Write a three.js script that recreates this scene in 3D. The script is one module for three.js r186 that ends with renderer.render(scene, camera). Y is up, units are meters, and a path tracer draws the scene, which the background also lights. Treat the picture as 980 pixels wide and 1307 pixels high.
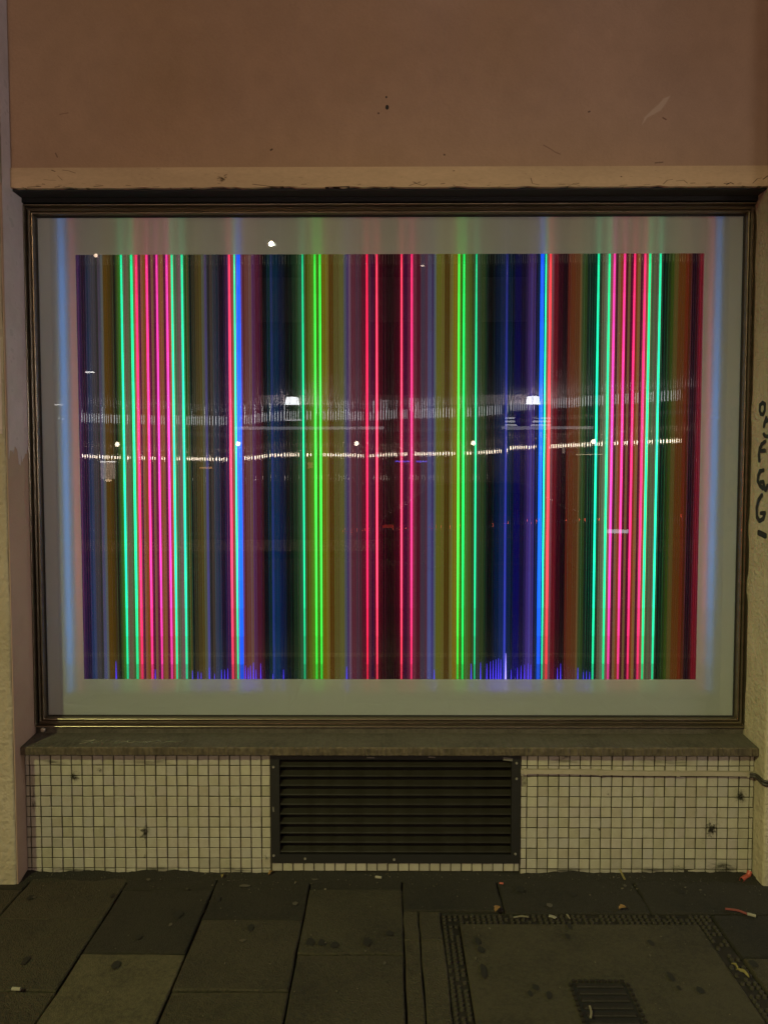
import * as THREE from 'three';
import { mergeGeometries } from 'three/addons/utils/BufferGeometryUtils.js';

// ---------------------------------------------------------------- camera, sky, moon, exposure
const scene = new THREE.Scene();
const F = 982, CU = 490, CV = 653.5, EYE = 1.55, DIST = 2.9047;             // pixels of the 980 x 1307 photograph; metres
const camera = new THREE.PerspectiveCamera(2 * Math.atan(CV / F) * 180 / Math.PI, 767 / 1024, 0.05, 400);
camera.position.set(0, EYE, DIST);
camera.rotation.set(-0.0499, 0.0058, -0.0008, 'YXZ');
camera.updateMatrixWorld(true);

const renderer = new THREE.WebGLRenderer({ antialias: true });
renderer.setSize(767, 1024);
renderer.toneMapping = THREE.LinearToneMapping;
const EXPOSURE = 5;                                                           // a long night exposure
renderer.toneMappingExposure = EXPOSURE;
renderer.shadowMap.enabled = true;

{ // dull city night sky
  const W = 64, H = 32, d = new Float32Array(W * H * 4);
  for (let y = 0; y < H; y++) for (let x = 0; x < W; x++) {
    const up = (y + 0.5) / H * 2 - 1, k = 0.8 + 0.4 * (1 - Math.abs(up)), o = (y * W + x) * 4;
    d[o] = 0.024 * k; d[o + 1] = 0.017 * k; d[o + 2] = 0.019 * k; d[o + 3] = 1;
  }
  const t = new THREE.DataTexture(d, W, H, THREE.RGBAFormat, THREE.FloatType);
  t.mapping = THREE.EquirectangularReflectionMapping; t.magFilter = THREE.LinearFilter; t.needsUpdate = true;
  scene.background = t; scene.environment = t; scene.environmentIntensity = 0.3;
}
const moon = new THREE.DirectionalLight(0xfff0e0, 0.004);
moon.position.set(-4, 12, 9); moon.shadow.radius = 20; moon.castShadow = true; moon.name = 'moon_light'; scene.add(moon);

const GLOBE = { color: [1.0, 0.66, 0.50], power: 7.5 }, LANTERN = { color: [1.0, 0.84, 0.86], power: 9 }, KEY = { color: [0.92, 0.96, 0.40], power: 158 };
const FLOOD = { color: [1.0, 0.66, 0.36], power: 92 };

// ---------------------------------------------------------------- helpers
let seed = 7;
const rnd = () => { seed = (seed * 1664525 + 1013904223) >>> 0; return seed / 4294967296; };
const rr = (a, b) => a + (b - a) * rnd();
const lin = (c) => { const x = c / 255; return x <= 0.04045 ? x / 12.92 : ((x + 0.055) / 1.055) ** 2.4; };
const V = (x, y, z) => new THREE.Vector3(x, y, z);
const names = new Map();
function numbered(n) { const k = names.get(n) ?? 0; names.set(n, k + 1); return k ? n + '_' + String(k).padStart(3, '0') : n; }
function ray(u, v) { return V((u - CU) / F, -(v - CV) / F, -1).transformDirection(camera.matrixWorld); }
const onZ = (u, v, z) => { const d = ray(u, v), t = (z - camera.position.z) / d.z; return camera.position.clone().addScaledVector(d, t); };   // photo pixel -> point on a plane of that depth
const onFloor = (u, v, y = 0) => { const d = ray(u, v), t = (y - EYE) / d.y; return camera.position.clone().addScaledVector(d, t); };
const GLASS = -0.125;
const mirrored = (u, v, z) => { const p = onZ(u, v, 2 * GLASS - z); p.z = z; return p; };                                       // the thing across the street whose reflection is seen there

function mesh(name, geo, mat, parent) {
  const m = new THREE.Mesh(geo, mat); m.castShadow = m.receiveShadow = true;
  if (parent) { m.name = name; parent.add(m); } else { m.name = numbered(name); scene.add(m); }
  return m;
}
function thing(name, label, category, at = [0, 0, 0], group) {
  const g = new THREE.Group(); g.name = numbered(name); g.position.set(...at); scene.add(g); tag(g, label, category, group); return g;
}
function tag(o, label, category, group, kind) {
  o.userData = { label }; if (category) o.userData.category = category; if (group) o.userData.group = group; if (kind) o.userData.kind = kind; return o;
}
// box between two corners, uv in metres
function box(x0, x1, y0, y1, z0, z1) {
  const g = new THREE.BoxGeometry(x1 - x0, y1 - y0, z1 - z0).translate((x0 + x1) / 2, (y0 + y1) / 2, (z0 + z1) / 2);
  return metres(g);
}
function metres(g) {
  const p = g.attributes.position, n = g.attributes.normal, uv = new Float32Array(p.count * 2);
  for (let i = 0; i < p.count; i++) {
    const ax = Math.abs(n.getX(i)), ay = Math.abs(n.getY(i)), az = Math.abs(n.getZ(i)), x = p.getX(i), y = p.getY(i), z = p.getZ(i);
    if (az >= ax && az >= ay) { uv[2 * i] = x; uv[2 * i + 1] = y; } else if (ax >= ay) { uv[2 * i] = z; uv[2 * i + 1] = y; } else { uv[2 * i] = x; uv[2 * i + 1] = z; }
  }
  g.setAttribute('uv', new THREE.BufferAttribute(uv, 2)); return g;
}
// flat sides from loops of points: a list of rings with the same count, joined, each ring closed or open
function bevelBox(w, h, d, b, round = 0) {   // front face at z = 0, body behind, front edges chamfered; 18 to 50 triangles
  const P = [], I = [], q = (a, c, e, f) => { const k = P.length / 3; P.push(...a, ...c, ...e, ...f); I.push(k, k + 1, k + 2, k, k + 2, k + 3); };
  const x = w / 2, y = h / 2, xi = x - b, yi = y - b;
  q([-xi, -yi, 0], [xi, -yi, 0], [xi, yi, 0], [-xi, yi, 0]);
  q([-x, -y, -b], [x, -y, -b], [xi, -yi, 0], [-xi, -yi, 0]); q([x, -y, -b], [x, y, -b], [xi, yi, 0], [xi, -yi, 0]);
  q([x, y, -b], [-x, y, -b], [-xi, yi, 0], [xi, yi, 0]); q([-x, y, -b], [-x, -y, -b], [-xi, -yi, 0], [-xi, yi, 0]);
  q([-x, -y, -d], [x, -y, -d], [x, -y, -b], [-x, -y, -b]); q([x, -y, -d], [x, y, -d], [x, y, -b], [x, -y, -b]);
  q([x, y, -d], [-x, y, -d], [-x, y, -b], [x, y, -b]); q([-x, y, -d], [-x, -y, -d], [-x, -y, -b], [-x, y, -b]);
  const g = new THREE.BufferGeometry(); g.setAttribute('position', new THREE.Float32BufferAttribute(P, 3)); g.setIndex(I); g.computeVertexNormals(); return metres(g);
}
// one mitred side of a rectangular frame; profile = [outward offset, z] from the inside round to the outside
function mitre(side, x0, x1, y0, y1, prof) {
  const P = [], I = [];
  const at = (o, z, end) => side === 'top' ? (end ? [x1 + o, y1 + o, z] : [x0 - o, y1 + o, z]) : side === 'bottom' ? (end ? [x0 - o, y0 - o, z] : [x1 + o, y0 - o, z])
    : side === 'left' ? (end ? [x0 - o, y1 + o, z] : [x0 - o, y0 - o, z]) : (end ? [x1 + o, y0 - o, z] : [x1 + o, y1 + o, z]);
  for (let k = 0; k < prof.length - 1; k++) {
    const n = P.length / 3, [a, b] = [prof[k], prof[k + 1]];
    P.push(...at(a[0], a[1], 0), ...at(a[0], a[1], 1), ...at(b[0], b[1], 1), ...at(b[0], b[1], 0));
    I.push(n, n + 1, n + 2, n, n + 2, n + 3);
  }
  const g = new THREE.BufferGeometry(); g.setAttribute('position', new THREE.Float32BufferAttribute(P, 3)); g.setIndex(I); g.computeVertexNormals(); return metres(g);
}

// ---------------------------------------------------------------- procedural textures
function hash2(x, y, s) { let h = (x * 374761393 + y * 668265263 + s * 982451653) | 0; h = Math.imul(h ^ (h >>> 13), 1274126177); return ((h ^ (h >>> 16)) >>> 0) / 4294967296; }
function vnoise(x, y, per, s) {
  const ix = Math.floor(x), iy = Math.floor(y), fx = x - ix, fy = y - iy, u = fx * fx * (3 - 2 * fx), v = fy * fy * (3 - 2 * fy), m = (a) => ((a % per) + per) % per;
  const a = hash2(m(ix), m(iy), s), b = hash2(m(ix + 1), m(iy), s), c = hash2(m(ix), m(iy + 1), s), d = hash2(m(ix + 1), m(iy + 1), s);
  return a + (b - a) * u + (c - a) * v + (a - b - c + d) * u * v;
}
function fbm(x, y, per, oct, s) { let t = 0, a = 0.5, n = 0; for (let i = 0; i < oct; i++) { t += a * vnoise(x, y, per, s + i); n += a; x *= 2; y *= 2; per *= 2; a *= 0.55; } return t / n; }
function dataTex(N, f, srgb, size, M = N) {
  const d = new Uint8Array(N * M * 4);
  for (let y = 0; y < M; y++) for (let x = 0; x < N; x++) { const c = f(x / N, y / M), o = (y * N + x) * 4; for (let k = 0; k < 3; k++) d[o + k] = Math.max(0, Math.min(255, Math.round((Array.isArray(c) ? c[k] : c) * 255))); d[o + 3] = 255; }
  const t = new THREE.DataTexture(d, N, M); t.wrapS = t.wrapT = THREE.RepeatWrapping; t.magFilter = THREE.LinearFilter; t.minFilter = THREE.LinearFilter;
  if (srgb) t.colorSpace = THREE.SRGBColorSpace; if (size) t.repeat.set(1 / size, 1 / size); t.needsUpdate = true; return t;
}
function canvasTex(w, h, draw, srgb = true) {
  const c = document.createElement('canvas'); c.width = w; c.height = h; draw(c.getContext('2d'), w, h);
  const t = new THREE.CanvasTexture(c); if (srgb) t.colorSpace = THREE.SRGBColorSpace; return t;
}
const plasterBump = dataTex(512, (x, y) => 0.45 * fbm(x * 6, y * 6, 6, 4, 3) + 0.4 * fbm(x * 60, y * 60, 60, 2, 11) + 0.15 * hash2(Math.floor(x * 512), Math.floor(y * 512), 5), false, 0.6);
const plasterTone = dataTex(512, (x, y) => { const a = fbm(x * 3, y * 3, 3, 5, 21), b = fbm(x * 24, y * 24, 24, 3, 31); const t = 0.80 + 0.22 * a + 0.10 * (b - 0.5); return [t, t * (0.985 + 0.03 * b), t * (0.96 + 0.06 * a)]; }, false, 1.7);
const roughPlasterBump = dataTex(512, (x, y) => 0.6 * fbm(x * 10, y * 10, 10, 4, 43) + 0.4 * fbm(x * 45, y * 45, 45, 2, 47), false, 0.5);
const pierTone = dataTex(512, (x, y) => { const a = fbm(x * 4, y * 4, 4, 5, 61), b = fbm(x * 30, y * 30, 30, 2, 67); let t = 0.72 + 0.34 * a + 0.12 * (b - 0.5); if (b > 0.78) t *= 0.86; return [t, t * 0.98, t * (0.9 + 0.1 * a)]; }, false, 0.9);
const stoneTone = dataTex(512, (x, y) => { const a = fbm(x * 4, y * 4, 4, 6, 71), b = hash2(Math.floor(x * 512), Math.floor(y * 512), 73), c = fbm(x * 80, y * 80, 80, 2, 75); const t = 0.25 + 1.0 * a + 0.45 * (b - 0.5) + 0.55 * (c - 0.5); return [t, t * 0.985, t * 0.93]; }, false, 0.8);
const stoneBump = dataTex(512, (x, y) => 0.5 * fbm(x * 40, y * 40, 40, 3, 81) + 0.5 * fbm(x * 160, y * 160, 160, 1, 83), false, 0.4);
const grimeTone = dataTex(256, (x, y) => { const a = fbm(x * 4, y * 4, 4, 5, 91); const b = fbm(x * 26, y * 26, 26, 2, 93); const t = 0.78 + 0.28 * a - (b > 0.7 ? 0.14 * (b - 0.7) / 0.3 : 0); return [t, t * (0.97 + 0.03 * a), t * (0.88 + 0.12 * a)]; }, false, 0.17);
const metalTone = dataTex(256, (x, y) => { const t = 0.7 + 0.3 * fbm(x * 4, y * 24, 24, 3, 101); return [t, t, t]; }, false, 0.5);
const metalRough = dataTex(256, (x, y) => 0.55 + 0.4 * fbm(x * 8, y * 8, 8, 4, 103), false, 0.3);

const std = (c, o = {}) => new THREE.MeshStandardMaterial({ color: new THREE.Color().setRGB(...c), roughness: 0.85, ...o });
const phys = (c, o = {}) => new THREE.MeshPhysicalMaterial({ color: new THREE.Color().setRGB(...c), ...o });
const glow = (c, k = 1, o = {}) => new THREE.MeshStandardMaterial({ color: new THREE.Color().setRGB(c[0] * 0.4 + 0.02, c[1] * 0.4 + 0.02, c[2] * 0.4 + 0.02), roughness: 0.3, emissive: new THREE.Color().setRGB(...c), emissiveIntensity: k / EXPOSURE, ...o });
const M = {
  lintel: std([0.60, 0.50, 0.37], { map: plasterTone, bumpMap: plasterBump, bumpScale: 0.004 }),
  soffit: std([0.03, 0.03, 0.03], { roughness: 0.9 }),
  pier: std([0.43, 0.38, 0.285], { map: pierTone, bumpMap: roughPlasterBump, bumpScale: 0.008 }),
  reveal: std([0.47, 0.325, 0.24], { map: plasterTone, bumpMap: plasterBump, bumpScale: 0.003 }),
  mauve: std([0.60, 0.52, 0.53], { map: pierTone, bumpMap: plasterBump, bumpScale: 0.003 }),
  mortar: std([0.040, 0.033, 0.020], { bumpMap: stoneBump, bumpScale: 0.002, roughness: 1 }),
  cement: std([0.24, 0.22, 0.17], { map: stoneTone, bumpMap: stoneBump, bumpScale: 0.002 }),
  sill: std([0.084, 0.074, 0.058], { map: stoneTone, bumpMap: stoneBump, bumpScale: 0.0015, roughness: 0.8 }),
  bronze: std([0.30, 0.25, 0.18], { metalness: 0.85, roughness: 0.30, map: metalTone }),
  black: std([0.006, 0.0055, 0.005], { roughness: 0.7 }),
  grille: std([0.009, 0.009, 0.0075], { roughness: 0.6, map: metalTone }),
  slat: std([0.022, 0.0195, 0.0135], { metalness: 0.1, roughness: 0.5, map: metalTone, roughnessMap: metalRough }),
  screw: std([0.35, 0.33, 0.28], { metalness: 0.6, roughness: 0.45 }),
  conduit: std([0.36, 0.32, 0.25], { roughness: 0.55, map: pierTone }),
  cable: std([0.035, 0.03, 0.025], { roughness: 0.6 }),
  asphalt: std([0.045, 0.042, 0.038], { map: stoneTone, bumpMap: stoneBump, bumpScale: 0.004, roughness: 0.95 }),
  dirt: std([0.014, 0.012, 0.0075], { bumpMap: stoneBump, bumpScale: 0.004, roughness: 1 }),
  iron: std([0.022, 0.018, 0.014], { map: stoneTone, roughness: 0.7, metalness: 0.3 }),
  stud: std([0.038, 0.032, 0.020], { map: stoneTone, roughness: 0.8 }),
  infill: std([0.043, 0.036, 0.019], { map: stoneTone, bumpMap: stoneBump, bumpScale: 0.002, roughness: 0.92 }),
  inside: std([0.30, 0.30, 0.29], { roughness: 0.9 }),
};

// ================================================================ THE WALL ROUND THE WINDOW
const XL = -1.4031, XR = 1.4026, SILL0 = 0.4787, SILL1 = 0.5117, LB = 2.606, LT = 2.680, PIER = 0.08;
{ // upper wall with its marks: holes, a pale scrape, hairlines
  const W0 = XL, W1 = XR, H0 = LT, H1 = 5.2, pxm = 560;
  const w = 1600, h = 1408;
  const tex = canvasTex(w, h, (c) => {
    const img = c.createImageData(w, h);
    for (let y = 0; y < h; y++) for (let x = 0; x < w; x++) {
      const a = fbm(x / 400, y / 400, 64, 5, 201), b = fbm(x / 30, y / 30, 512, 2, 207), g = hash2(x, y, 9);
      const t = 0.88 + 0.13 * (a - 0.5) + 0.05 * (b - 0.5) + 0.05 * (g - 0.5), o = (y * w + x) * 4, m = fbm(x / 520 + 7, y / 520, 64, 3, 211);
      img.data[o] = 200 * t; img.data[o + 1] = (166 + 8 * (m - 0.5)) * t; img.data[o + 2] = (139 + 30 * (m - 0.5)) * t; img.data[o + 3] = 255;
    }
    c.putImageData(img, 0, 0);
    const at = (u, v) => { const p = onZ(u, v, 0); return [(p.x - W0) / (W1 - W0) * w, h - (p.y - H0) / (H1 - H0) * h]; };
    const line = (pts, style, wd) => { c.strokeStyle = style; c.lineWidth = wd; c.beginPath(); pts.forEach(([u, v], i) => c[i ? 'lineTo' : 'moveTo'](...at(u, v))); c.stroke(); };
    const poly = (pts, style) => { c.fillStyle = style; c.beginPath(); pts.forEach(([u, v], i) => c[i ? 'lineTo' : 'moveTo'](...at(u, v))); c.fill(); };
    poly([[818, 161], [822, 150], [832, 140], [841, 132], [846, 126], [855, 122], [850, 131], [843, 141], [834, 146], [826, 150]], 'rgba(196,176,160,0.75)');
    line([[845, 150], [850, 153]], 'rgba(70,40,25,0.7)', 2);
    line([[693, 185], [702, 190], [708, 194], [715, 197]], 'rgba(85,58,42,0.4)', 2);
    line([[76, 146], [88, 144]], 'rgba(95,65,50,0.35)', 2); line([[345, 192], [348, 190]], 'rgba(50,35,25,0.8)', 3);
     line([[71, 195], [74, 201]], 'rgba(60,40,30,0.5)', 2); 
    line([[482, 144], [484, 145]], 'rgba(40,25,20,0.7)', 3); line([[750, 143], [753, 142]], 'rgba(50,35,25,0.6)', 3); line([[566, 197], [568, 198]], 'rgba(50,35,25,0.7)', 3);
    line([[835, 208], [846, 207]], 'rgba(50,35,25,0.5)', 2);
    for (const [x0, y0, a] of [[640, 60, 0.05], [210, 100, 0.06], [470, 60, 0.04]]) { const [px, py] = at(x0, y0); const g = c.createRadialGradient(px, py, 4, px, py, 170); g.addColorStop(0, `rgba(120,95,40,${a * 2})`); g.addColorStop(1, 'rgba(120,95,40,0)'); c.fillStyle = g; c.fillRect(px - 180, py - 180, 360, 360); }
  });
  const wall = thing('plaster_wall', 'brown plaster wall above the window with two drill holes and a pale scrape', 'wall');
  const face = new THREE.PlaneGeometry(W1 - W0, H1 - H0).translate((W0 + W1) / 2, (H0 + H1) / 2, 0);
  mesh('render_coat', face, std([0.86, 0.86, 0.86], { map: tex, bumpMap: (() => { const t = plasterBump.clone(); t.repeat.set((W1 - W0) / 0.6, (H1 - H0) / 0.6); t.needsUpdate = true; return t; })(), bumpScale: 0.003, roughness: 0.9 }), wall);
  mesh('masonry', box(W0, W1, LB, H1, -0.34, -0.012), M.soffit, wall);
  for (const [u, v, r] of [[493, 124, 0.004], [494, 137, 0.008]]) {   // drill holes
    const p = onZ(u, v, 0.0008); mesh('drill_hole', new THREE.CircleGeometry(r, 14).scale(0.8, 1.1, 1).translate(p.x, p.y, 0.0012), M.black, wall);
  }
  // lintel band, chipped along its lower edge
  const S = new THREE.Shape(); S.moveTo(XL, LT + 0.001); S.lineTo(XR, LT + 0.001); 
  const bites = []; for (let x = XR; x > XL; x -= rr(0.012, 0.05)) bites.push([x, rnd() < 0.22 ? LB + rr(0.002, 0.006) : LB + rr(0, 0.0012)]);
  bites.forEach(([x, y]) => S.lineTo(x, y)); S.lineTo(XL, LB);
  const g = new THREE.ExtrudeGeometry(S, { depth: 0.016, bevelEnabled: false }).translate(0, 0, -0.010);
  const lt = canvasTex(2048, 128, (c, w2, h2) => {
    const img = c.createImageData(w2, h2);
    for (let y = 0; y < h2; y++) for (let x = 0; x < w2; x++) { const a = fbm(x / 180, y / 90, 64, 4, 301), b = fbm(x / 9, y / 9, 512, 2, 307), t = 0.90 + 0.12 * (a - 0.5) + 0.05 * (b - 0.5), o = (y * w2 + x) * 4; img.data[o] = 226 * t; img.data[o + 1] = 197 * t; img.data[o + 2] = 160 * t; img.data[o + 3] = 255; }
    c.putImageData(img, 0, 0);
    const at = (u, v) => { const p = onZ(u, v, 0.006); return [(p.x - XL) / (XR - XL) * w2, (1 - (p.y - LB) / (LT - LB)) * h2]; };
    const ln = (pts, a, wd = 2) => { c.strokeStyle = `rgba(46,30,14,${a})`; c.lineWidth = wd; c.beginPath(); pts.forEach(([u, v], i) => c[i ? 'lineTo' : 'moveTo'](...at(u, v))); c.stroke(); };
    ln([[80, 217], [88, 218], [97, 221]], 0.7); ln([[66, 217], [71, 219]], 0.8, 3); ln([[56, 229], [65, 230], [72, 230]], 0.4); ln([[74, 224], [80, 230]], 0.4); ln([[35, 239], [53, 238]], 0.9, 3); ln([[70, 239], [77, 238]], 0.9, 3);
    ln([[120, 238], [132, 237]], 0.8, 3); for (let i = 0; i < 26; i++) { const u = 284 + rr(-9, 9) * rnd(), v = 228 + rr(-8, 7) * rnd(); ln([[u, v], [u + rr(-3, 4), v + rr(-3, 3)]], rr(0.12, 0.35), rr(3, 7)); } ln([[322, 235], [346, 238], [362, 238]], 0.8, 3); ln([[415, 239], [446, 238]], 0.95, 5);
    ln([[522, 237], [530, 234], [540, 237], [545, 234]], 0.7); ln([[527, 232], [532, 234]], 0.7, 3); ln([[578, 218], [580, 218]], 0.8, 4); ln([[677, 227], [679, 234], [688, 236]], 0.6); ln([[723, 238], [732, 235], [740, 237]], 0.6); ln([[792, 225], [793, 226]], 0.8, 4);
    ln([[846, 235], [851, 230], [858, 229]], 0.7); ln([[862, 231], [872, 230], [877, 234]], 0.6); ln([[926, 236], [932, 233], [936, 235]], 0.9, 3); ln([[960, 234], [966, 228], [972, 227]], 0.7); ln([[973, 229], [980, 224]], 0.8, 3); ln([[790, 237], [800, 236]], 0.7, 3);
    for (let i = 0; i < 60; i++) { const u = rr(20, 975), v = rr(233, 241); ln([[u, v], [u + rr(2, 9), v + rr(-1, 1)]], rr(0.3, 0.8), rr(1, 4)); }
    for (let i = 0; i < 40; i++) { const u = rr(20, 975), v = rr(214, 236); ln([[u, v], [u + rr(1, 5), v + rr(-1, 1)]], rr(0.1, 0.3), 2); }
  });
  const uv = g.attributes.uv, ps = g.attributes.position; for (let i = 0; i < ps.count; i++) uv.setXY(i, (ps.getX(i) - XL) / (XR - XL), (ps.getY(i) - LB) / (LT - LB));
  mesh('lintel', g, std([0.86, 0.86, 0.86], { map: lt, roughness: 0.88 }), wall);
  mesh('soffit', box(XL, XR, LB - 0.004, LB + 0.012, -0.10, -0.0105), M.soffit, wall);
}
// piers
function pier(sign, label) {
  const p = thing('wall_pier', label, 'pier');
  const xi = sign < 0 ? XL : XR, xo = sign * 2.6, r = 0.012;
  const S = new THREE.Shape();   // plan, extruded upward, with a worn rounded corner
  S.moveTo(xi, -0.34); S.lineTo(xi, PIER - r); S.quadraticCurveTo(xi, PIER, xi + sign * r, PIER); S.lineTo(xo, PIER); S.lineTo(xo, -0.34); S.closePath();
  const steps = 46, g = new THREE.ExtrudeGeometry(S, { depth: 5.2, steps, bevelEnabled: false, curveSegments: 4 });
  g.rotateX(-Math.PI / 2).scale(1, 1, -1);
  { const idx = g.index; if (idx) { const a = idx.array; for (let i = 0; i < a.length; i += 3) [a[i], a[i + 1]] = [a[i + 1], a[i]]; } else { for (const k of Object.keys(g.attributes)) { const at = g.attributes[k], n = at.itemSize, a = at.array; for (let i = 0; i < at.count; i += 3) for (let c = 0; c < n; c++) { const t = a[i * n + c]; a[i * n + c] = a[(i + 1) * n + c]; a[(i + 1) * n + c] = t; } } } g.computeVertexNormals(); }
  const ps = g.attributes.position;
  for (let i = 0; i < ps.count; i++) { // slightly uneven arris
    const y = ps.getY(i), near = Math.abs(ps.getX(i) - xi) < 0.02 && ps.getZ(i) > PIER - 0.02;
    if (near) { const k = (hash2(Math.round(y * 100), 3, sign + 5) - 0.5) * 0.004; ps.setX(i, ps.getX(i) + k); }
  }
  metres(g);
  mesh('render_coat', g, M.pier, p);
  return p;
}
const pierL = pier(-1, 'pier with cracked beige render left of the window');
const pierR = pier(1, 'beige pier right of the window with black letters written down its inner side');
// coloured inner side of the left pier (a 3 mm coat of reddish paint)
mesh('painted_reveal', box(XL, XL + 0.003, 0.0, LB - 0.005, -0.10, PIER - 0.004), M.reveal, pierL).userData.label = 'reddish painted inner side';
{ // older mauve-grey paint on the upper half, flaked off along a ragged lower edge
  const edge = (z0, z1, base, sd) => { const S = new THREE.Shape(), n = 26; S.moveTo(z0, 5.19); S.lineTo(z1, 5.19); for (let i = 0; i <= n; i++) S.lineTo(z1 + (z0 - z1) * i / n, base + 0.16 * (fbm(i / 4, 2, 64, 3, sd) - 0.5) + 0.03 * hash2(i, 3, sd)); S.closePath(); return S; };
  const side = new THREE.ExtrudeGeometry(edge(-0.098, PIER - 0.014, 1.62, 5), { depth: 0.0015, bevelEnabled: false }).rotateY(Math.PI / 2).scale(1, 1, -1);
  side.index ? 0 : 0; flip(side); side.translate(XL + 0.0032, 0, 0); mesh('old_paint', metres(side), M.mauve, pierL).userData.label = 'mauve grey old paint';
  const front = new THREE.ExtrudeGeometry(edge(-2.55, XL - 0.010, 1.66, 9), { depth: 0.0015, bevelEnabled: false }).translate(0, 0, PIER + 0.0003); mesh('old_paint', metres(front), M.mauve, pierL).userData.label = 'mauve grey old paint';
}
function flip(g) { const at0 = g.index; if (at0) { const a = at0.array; for (let i = 0; i < a.length; i += 3) [a[i], a[i + 1]] = [a[i + 1], a[i]]; } else for (const k of Object.keys(g.attributes)) { const at = g.attributes[k], n = at.itemSize, a = at.array; for (let i = 0; i < at.count; i += 3) for (let c = 0; c < n; c++) { const t = a[i * n + c]; a[i * n + c] = a[(i + 1) * n + c]; a[(i + 1) * n + c] = t; } } g.computeVertexNormals(); }
{ // handwriting on the inner side of the right pier: letters one under another, as wide as the return is deep
  const y0 = onZ(970, 700, 0).y, y1 = onZ(970, 505, 0).y, z0 = -0.085, z1 = 0.066;
  const t = canvasTex(512, 1024, (c, w, h) => {
    c.clearRect(0, 0, w, h); c.strokeStyle = 'rgba(14,20,20,0.96)'; c.lineCap = 'round'; c.lineJoin = 'round';
    // x to the right as seen from the street = nearer the street
    const zOf = (u, v) => { let lo = z0, hi = 0.12; for (let i = 0; i < 30; i++) { const m = (lo + hi) / 2; const p = onZ(u, v, m); if (p.x > XR) lo = m; else hi = m; } return lo; };
    const at = (u, v) => { const z = zOf(u, v), p = onZ(u, v, z); return [(z - z0) / (z1 - z0) * w, (1 - (p.y - y0) / (y1 - y0)) * h]; };
    const st = (pts, wd = 15) => { c.lineWidth = wd; c.beginPath(); pts.forEach(([u, v], i) => c[i ? 'lineTo' : 'moveTo'](...at(u, v))); c.stroke(); };
    c.save(); const sx = 3.1; // strokes are wider along the return, so draw each as a brush of several passes
    const brush = (pts) => { for (let k = -6; k <= 6; k++) { c.globalAlpha = rr(0.35, 0.95); st(pts.map(([u, v]) => [u + k * 0.17 + rr(-0.15, 0.15), v + rr(-0.8, 0.8)]), rr(14, 26)); } };
    brush([[973, 514], [970, 517], [969.5, 524], [971, 529], [974, 529], [976, 523], [976, 516], [973, 514]]);
    brush([[978, 533], [976, 540], [975, 544]]); brush([[980, 536], [978, 538]]);
    brush([[974.5, 554], [976.5, 557], [980, 557]]);
    brush([[976, 564], [972, 567], [970, 572]]); brush([[976, 575], [970, 576]]); brush([[970, 572], [968.5, 580], [969, 588]]);
    brush([[974, 600], [970, 601], [967.5, 607], [967, 614], [970, 620], [974, 624]]); brush([[971, 615], [974, 615], [975, 621], [977, 626], [979.5, 620]]);
    brush([[972, 632], [968, 638], [965.5, 648], [966, 660], [969, 665], [974, 662], [976, 655], [971, 655]]);
    brush([[968, 679], [977, 683]]); brush([[968, 681], [977, 685]]);
    c.restore();
  });
  const g = new THREE.PlaneGeometry(z1 - z0, y1 - y0).rotateY(-Math.PI / 2);   // faces -x; u runs with z
  g.translate(XR - 0.002, (y0 + y1) / 2, (z0 + z1) / 2);
  mesh('handwriting', g, new THREE.MeshStandardMaterial({ map: t, transparent: true, roughness: 0.6 }), pierR).userData.label = 'black letters one under another';
}

// ---------------------------------------------------------------- tiled plinth
const PITCH = 0.0406, GX0 = onZ(346, 1040, 0).x, GX1 = onZ(663.5, 1040, 0).x, GY0 = onZ(500, 1100.8, 0).y;
const tileMats = [];
for (let i = 0; i < 14; i++) {
  const k = rr(0.86, 1.03) * (i === 13 ? 0.8 : 1), m = std([0.405 * k, (0.385 - 0.02 * rnd()) * k, (0.345 - 0.045 * rnd()) * k], { map: (() => { const t = grimeTone.clone(); t.offset.set(rnd(), rnd()); t.needsUpdate = true; return t; })(), roughness: rr(0.38, 0.6) });
  tileMats.push(m);
}
const tileGeos = new Map();
function tileGeo(w, h) { const k = Math.round(w * 2000) + '_' + Math.round(h * 2000); if (!tileGeos.has(k)) tileGeos.set(k, bevelBox(w, h, 0.012, 0.0013)); return tileGeos.get(k); }
const J = 0.0040;
function plinth(label, x0, x1, lines, y0, y1, rowsFrom, skip) {
  const t = thing('tiled_plinth', label, 'tiled wall');
  mesh('mortar_bed', box(x0, x1, y0, y1, -0.30, -0.0045), M.mortar, t);
  const xs = [x0 + 0.001, ...lines.filter((x) => x > x0 + 0.006 && x < x1 - 0.006), x1 - 0.001], ys = [y0 + 0.002];
  for (let y = rowsFrom; y < y1 - 0.006; y += PITCH) if (y > y0 + 0.006) ys.push(y); ys.push(y1);
  for (let i = 0; i < xs.length - 1; i++) for (let j = 0; j < ys.length - 1; j++) {
    const w = xs[i + 1] - xs[i] - J, h = ys[j + 1] - ys[j] - J, cx = (xs[i] + xs[i + 1]) / 2, cy = (ys[j] + ys[j + 1]) / 2;
    if (skip && skip(cx, cy)) continue;
    const low = Math.exp(-cy / 0.05) * 0.5;
    const m = tileMats[rnd() < low ? 13 : Math.floor(rnd() * 13)];
    const o = mesh('tile', tileGeo(w, h), m, t); o.position.set(cx + rr(-1, 1) * 0.0006, cy + rr(-1, 1) * 0.0006, rr(-0.0010, 0.0010)); o.rotation.set(rr(-1, 1) * 0.014, rr(-1, 1) * 0.014, rr(-1, 1) * 0.012);
  }
  return t;
}
const rows0 = onZ(500, 1109, 0).y;
const lineSet = (anchor, n0, n1) => { const a = []; for (let k = n0; k <= n1; k++) a.push(anchor + k * PITCH); return a; };
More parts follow.
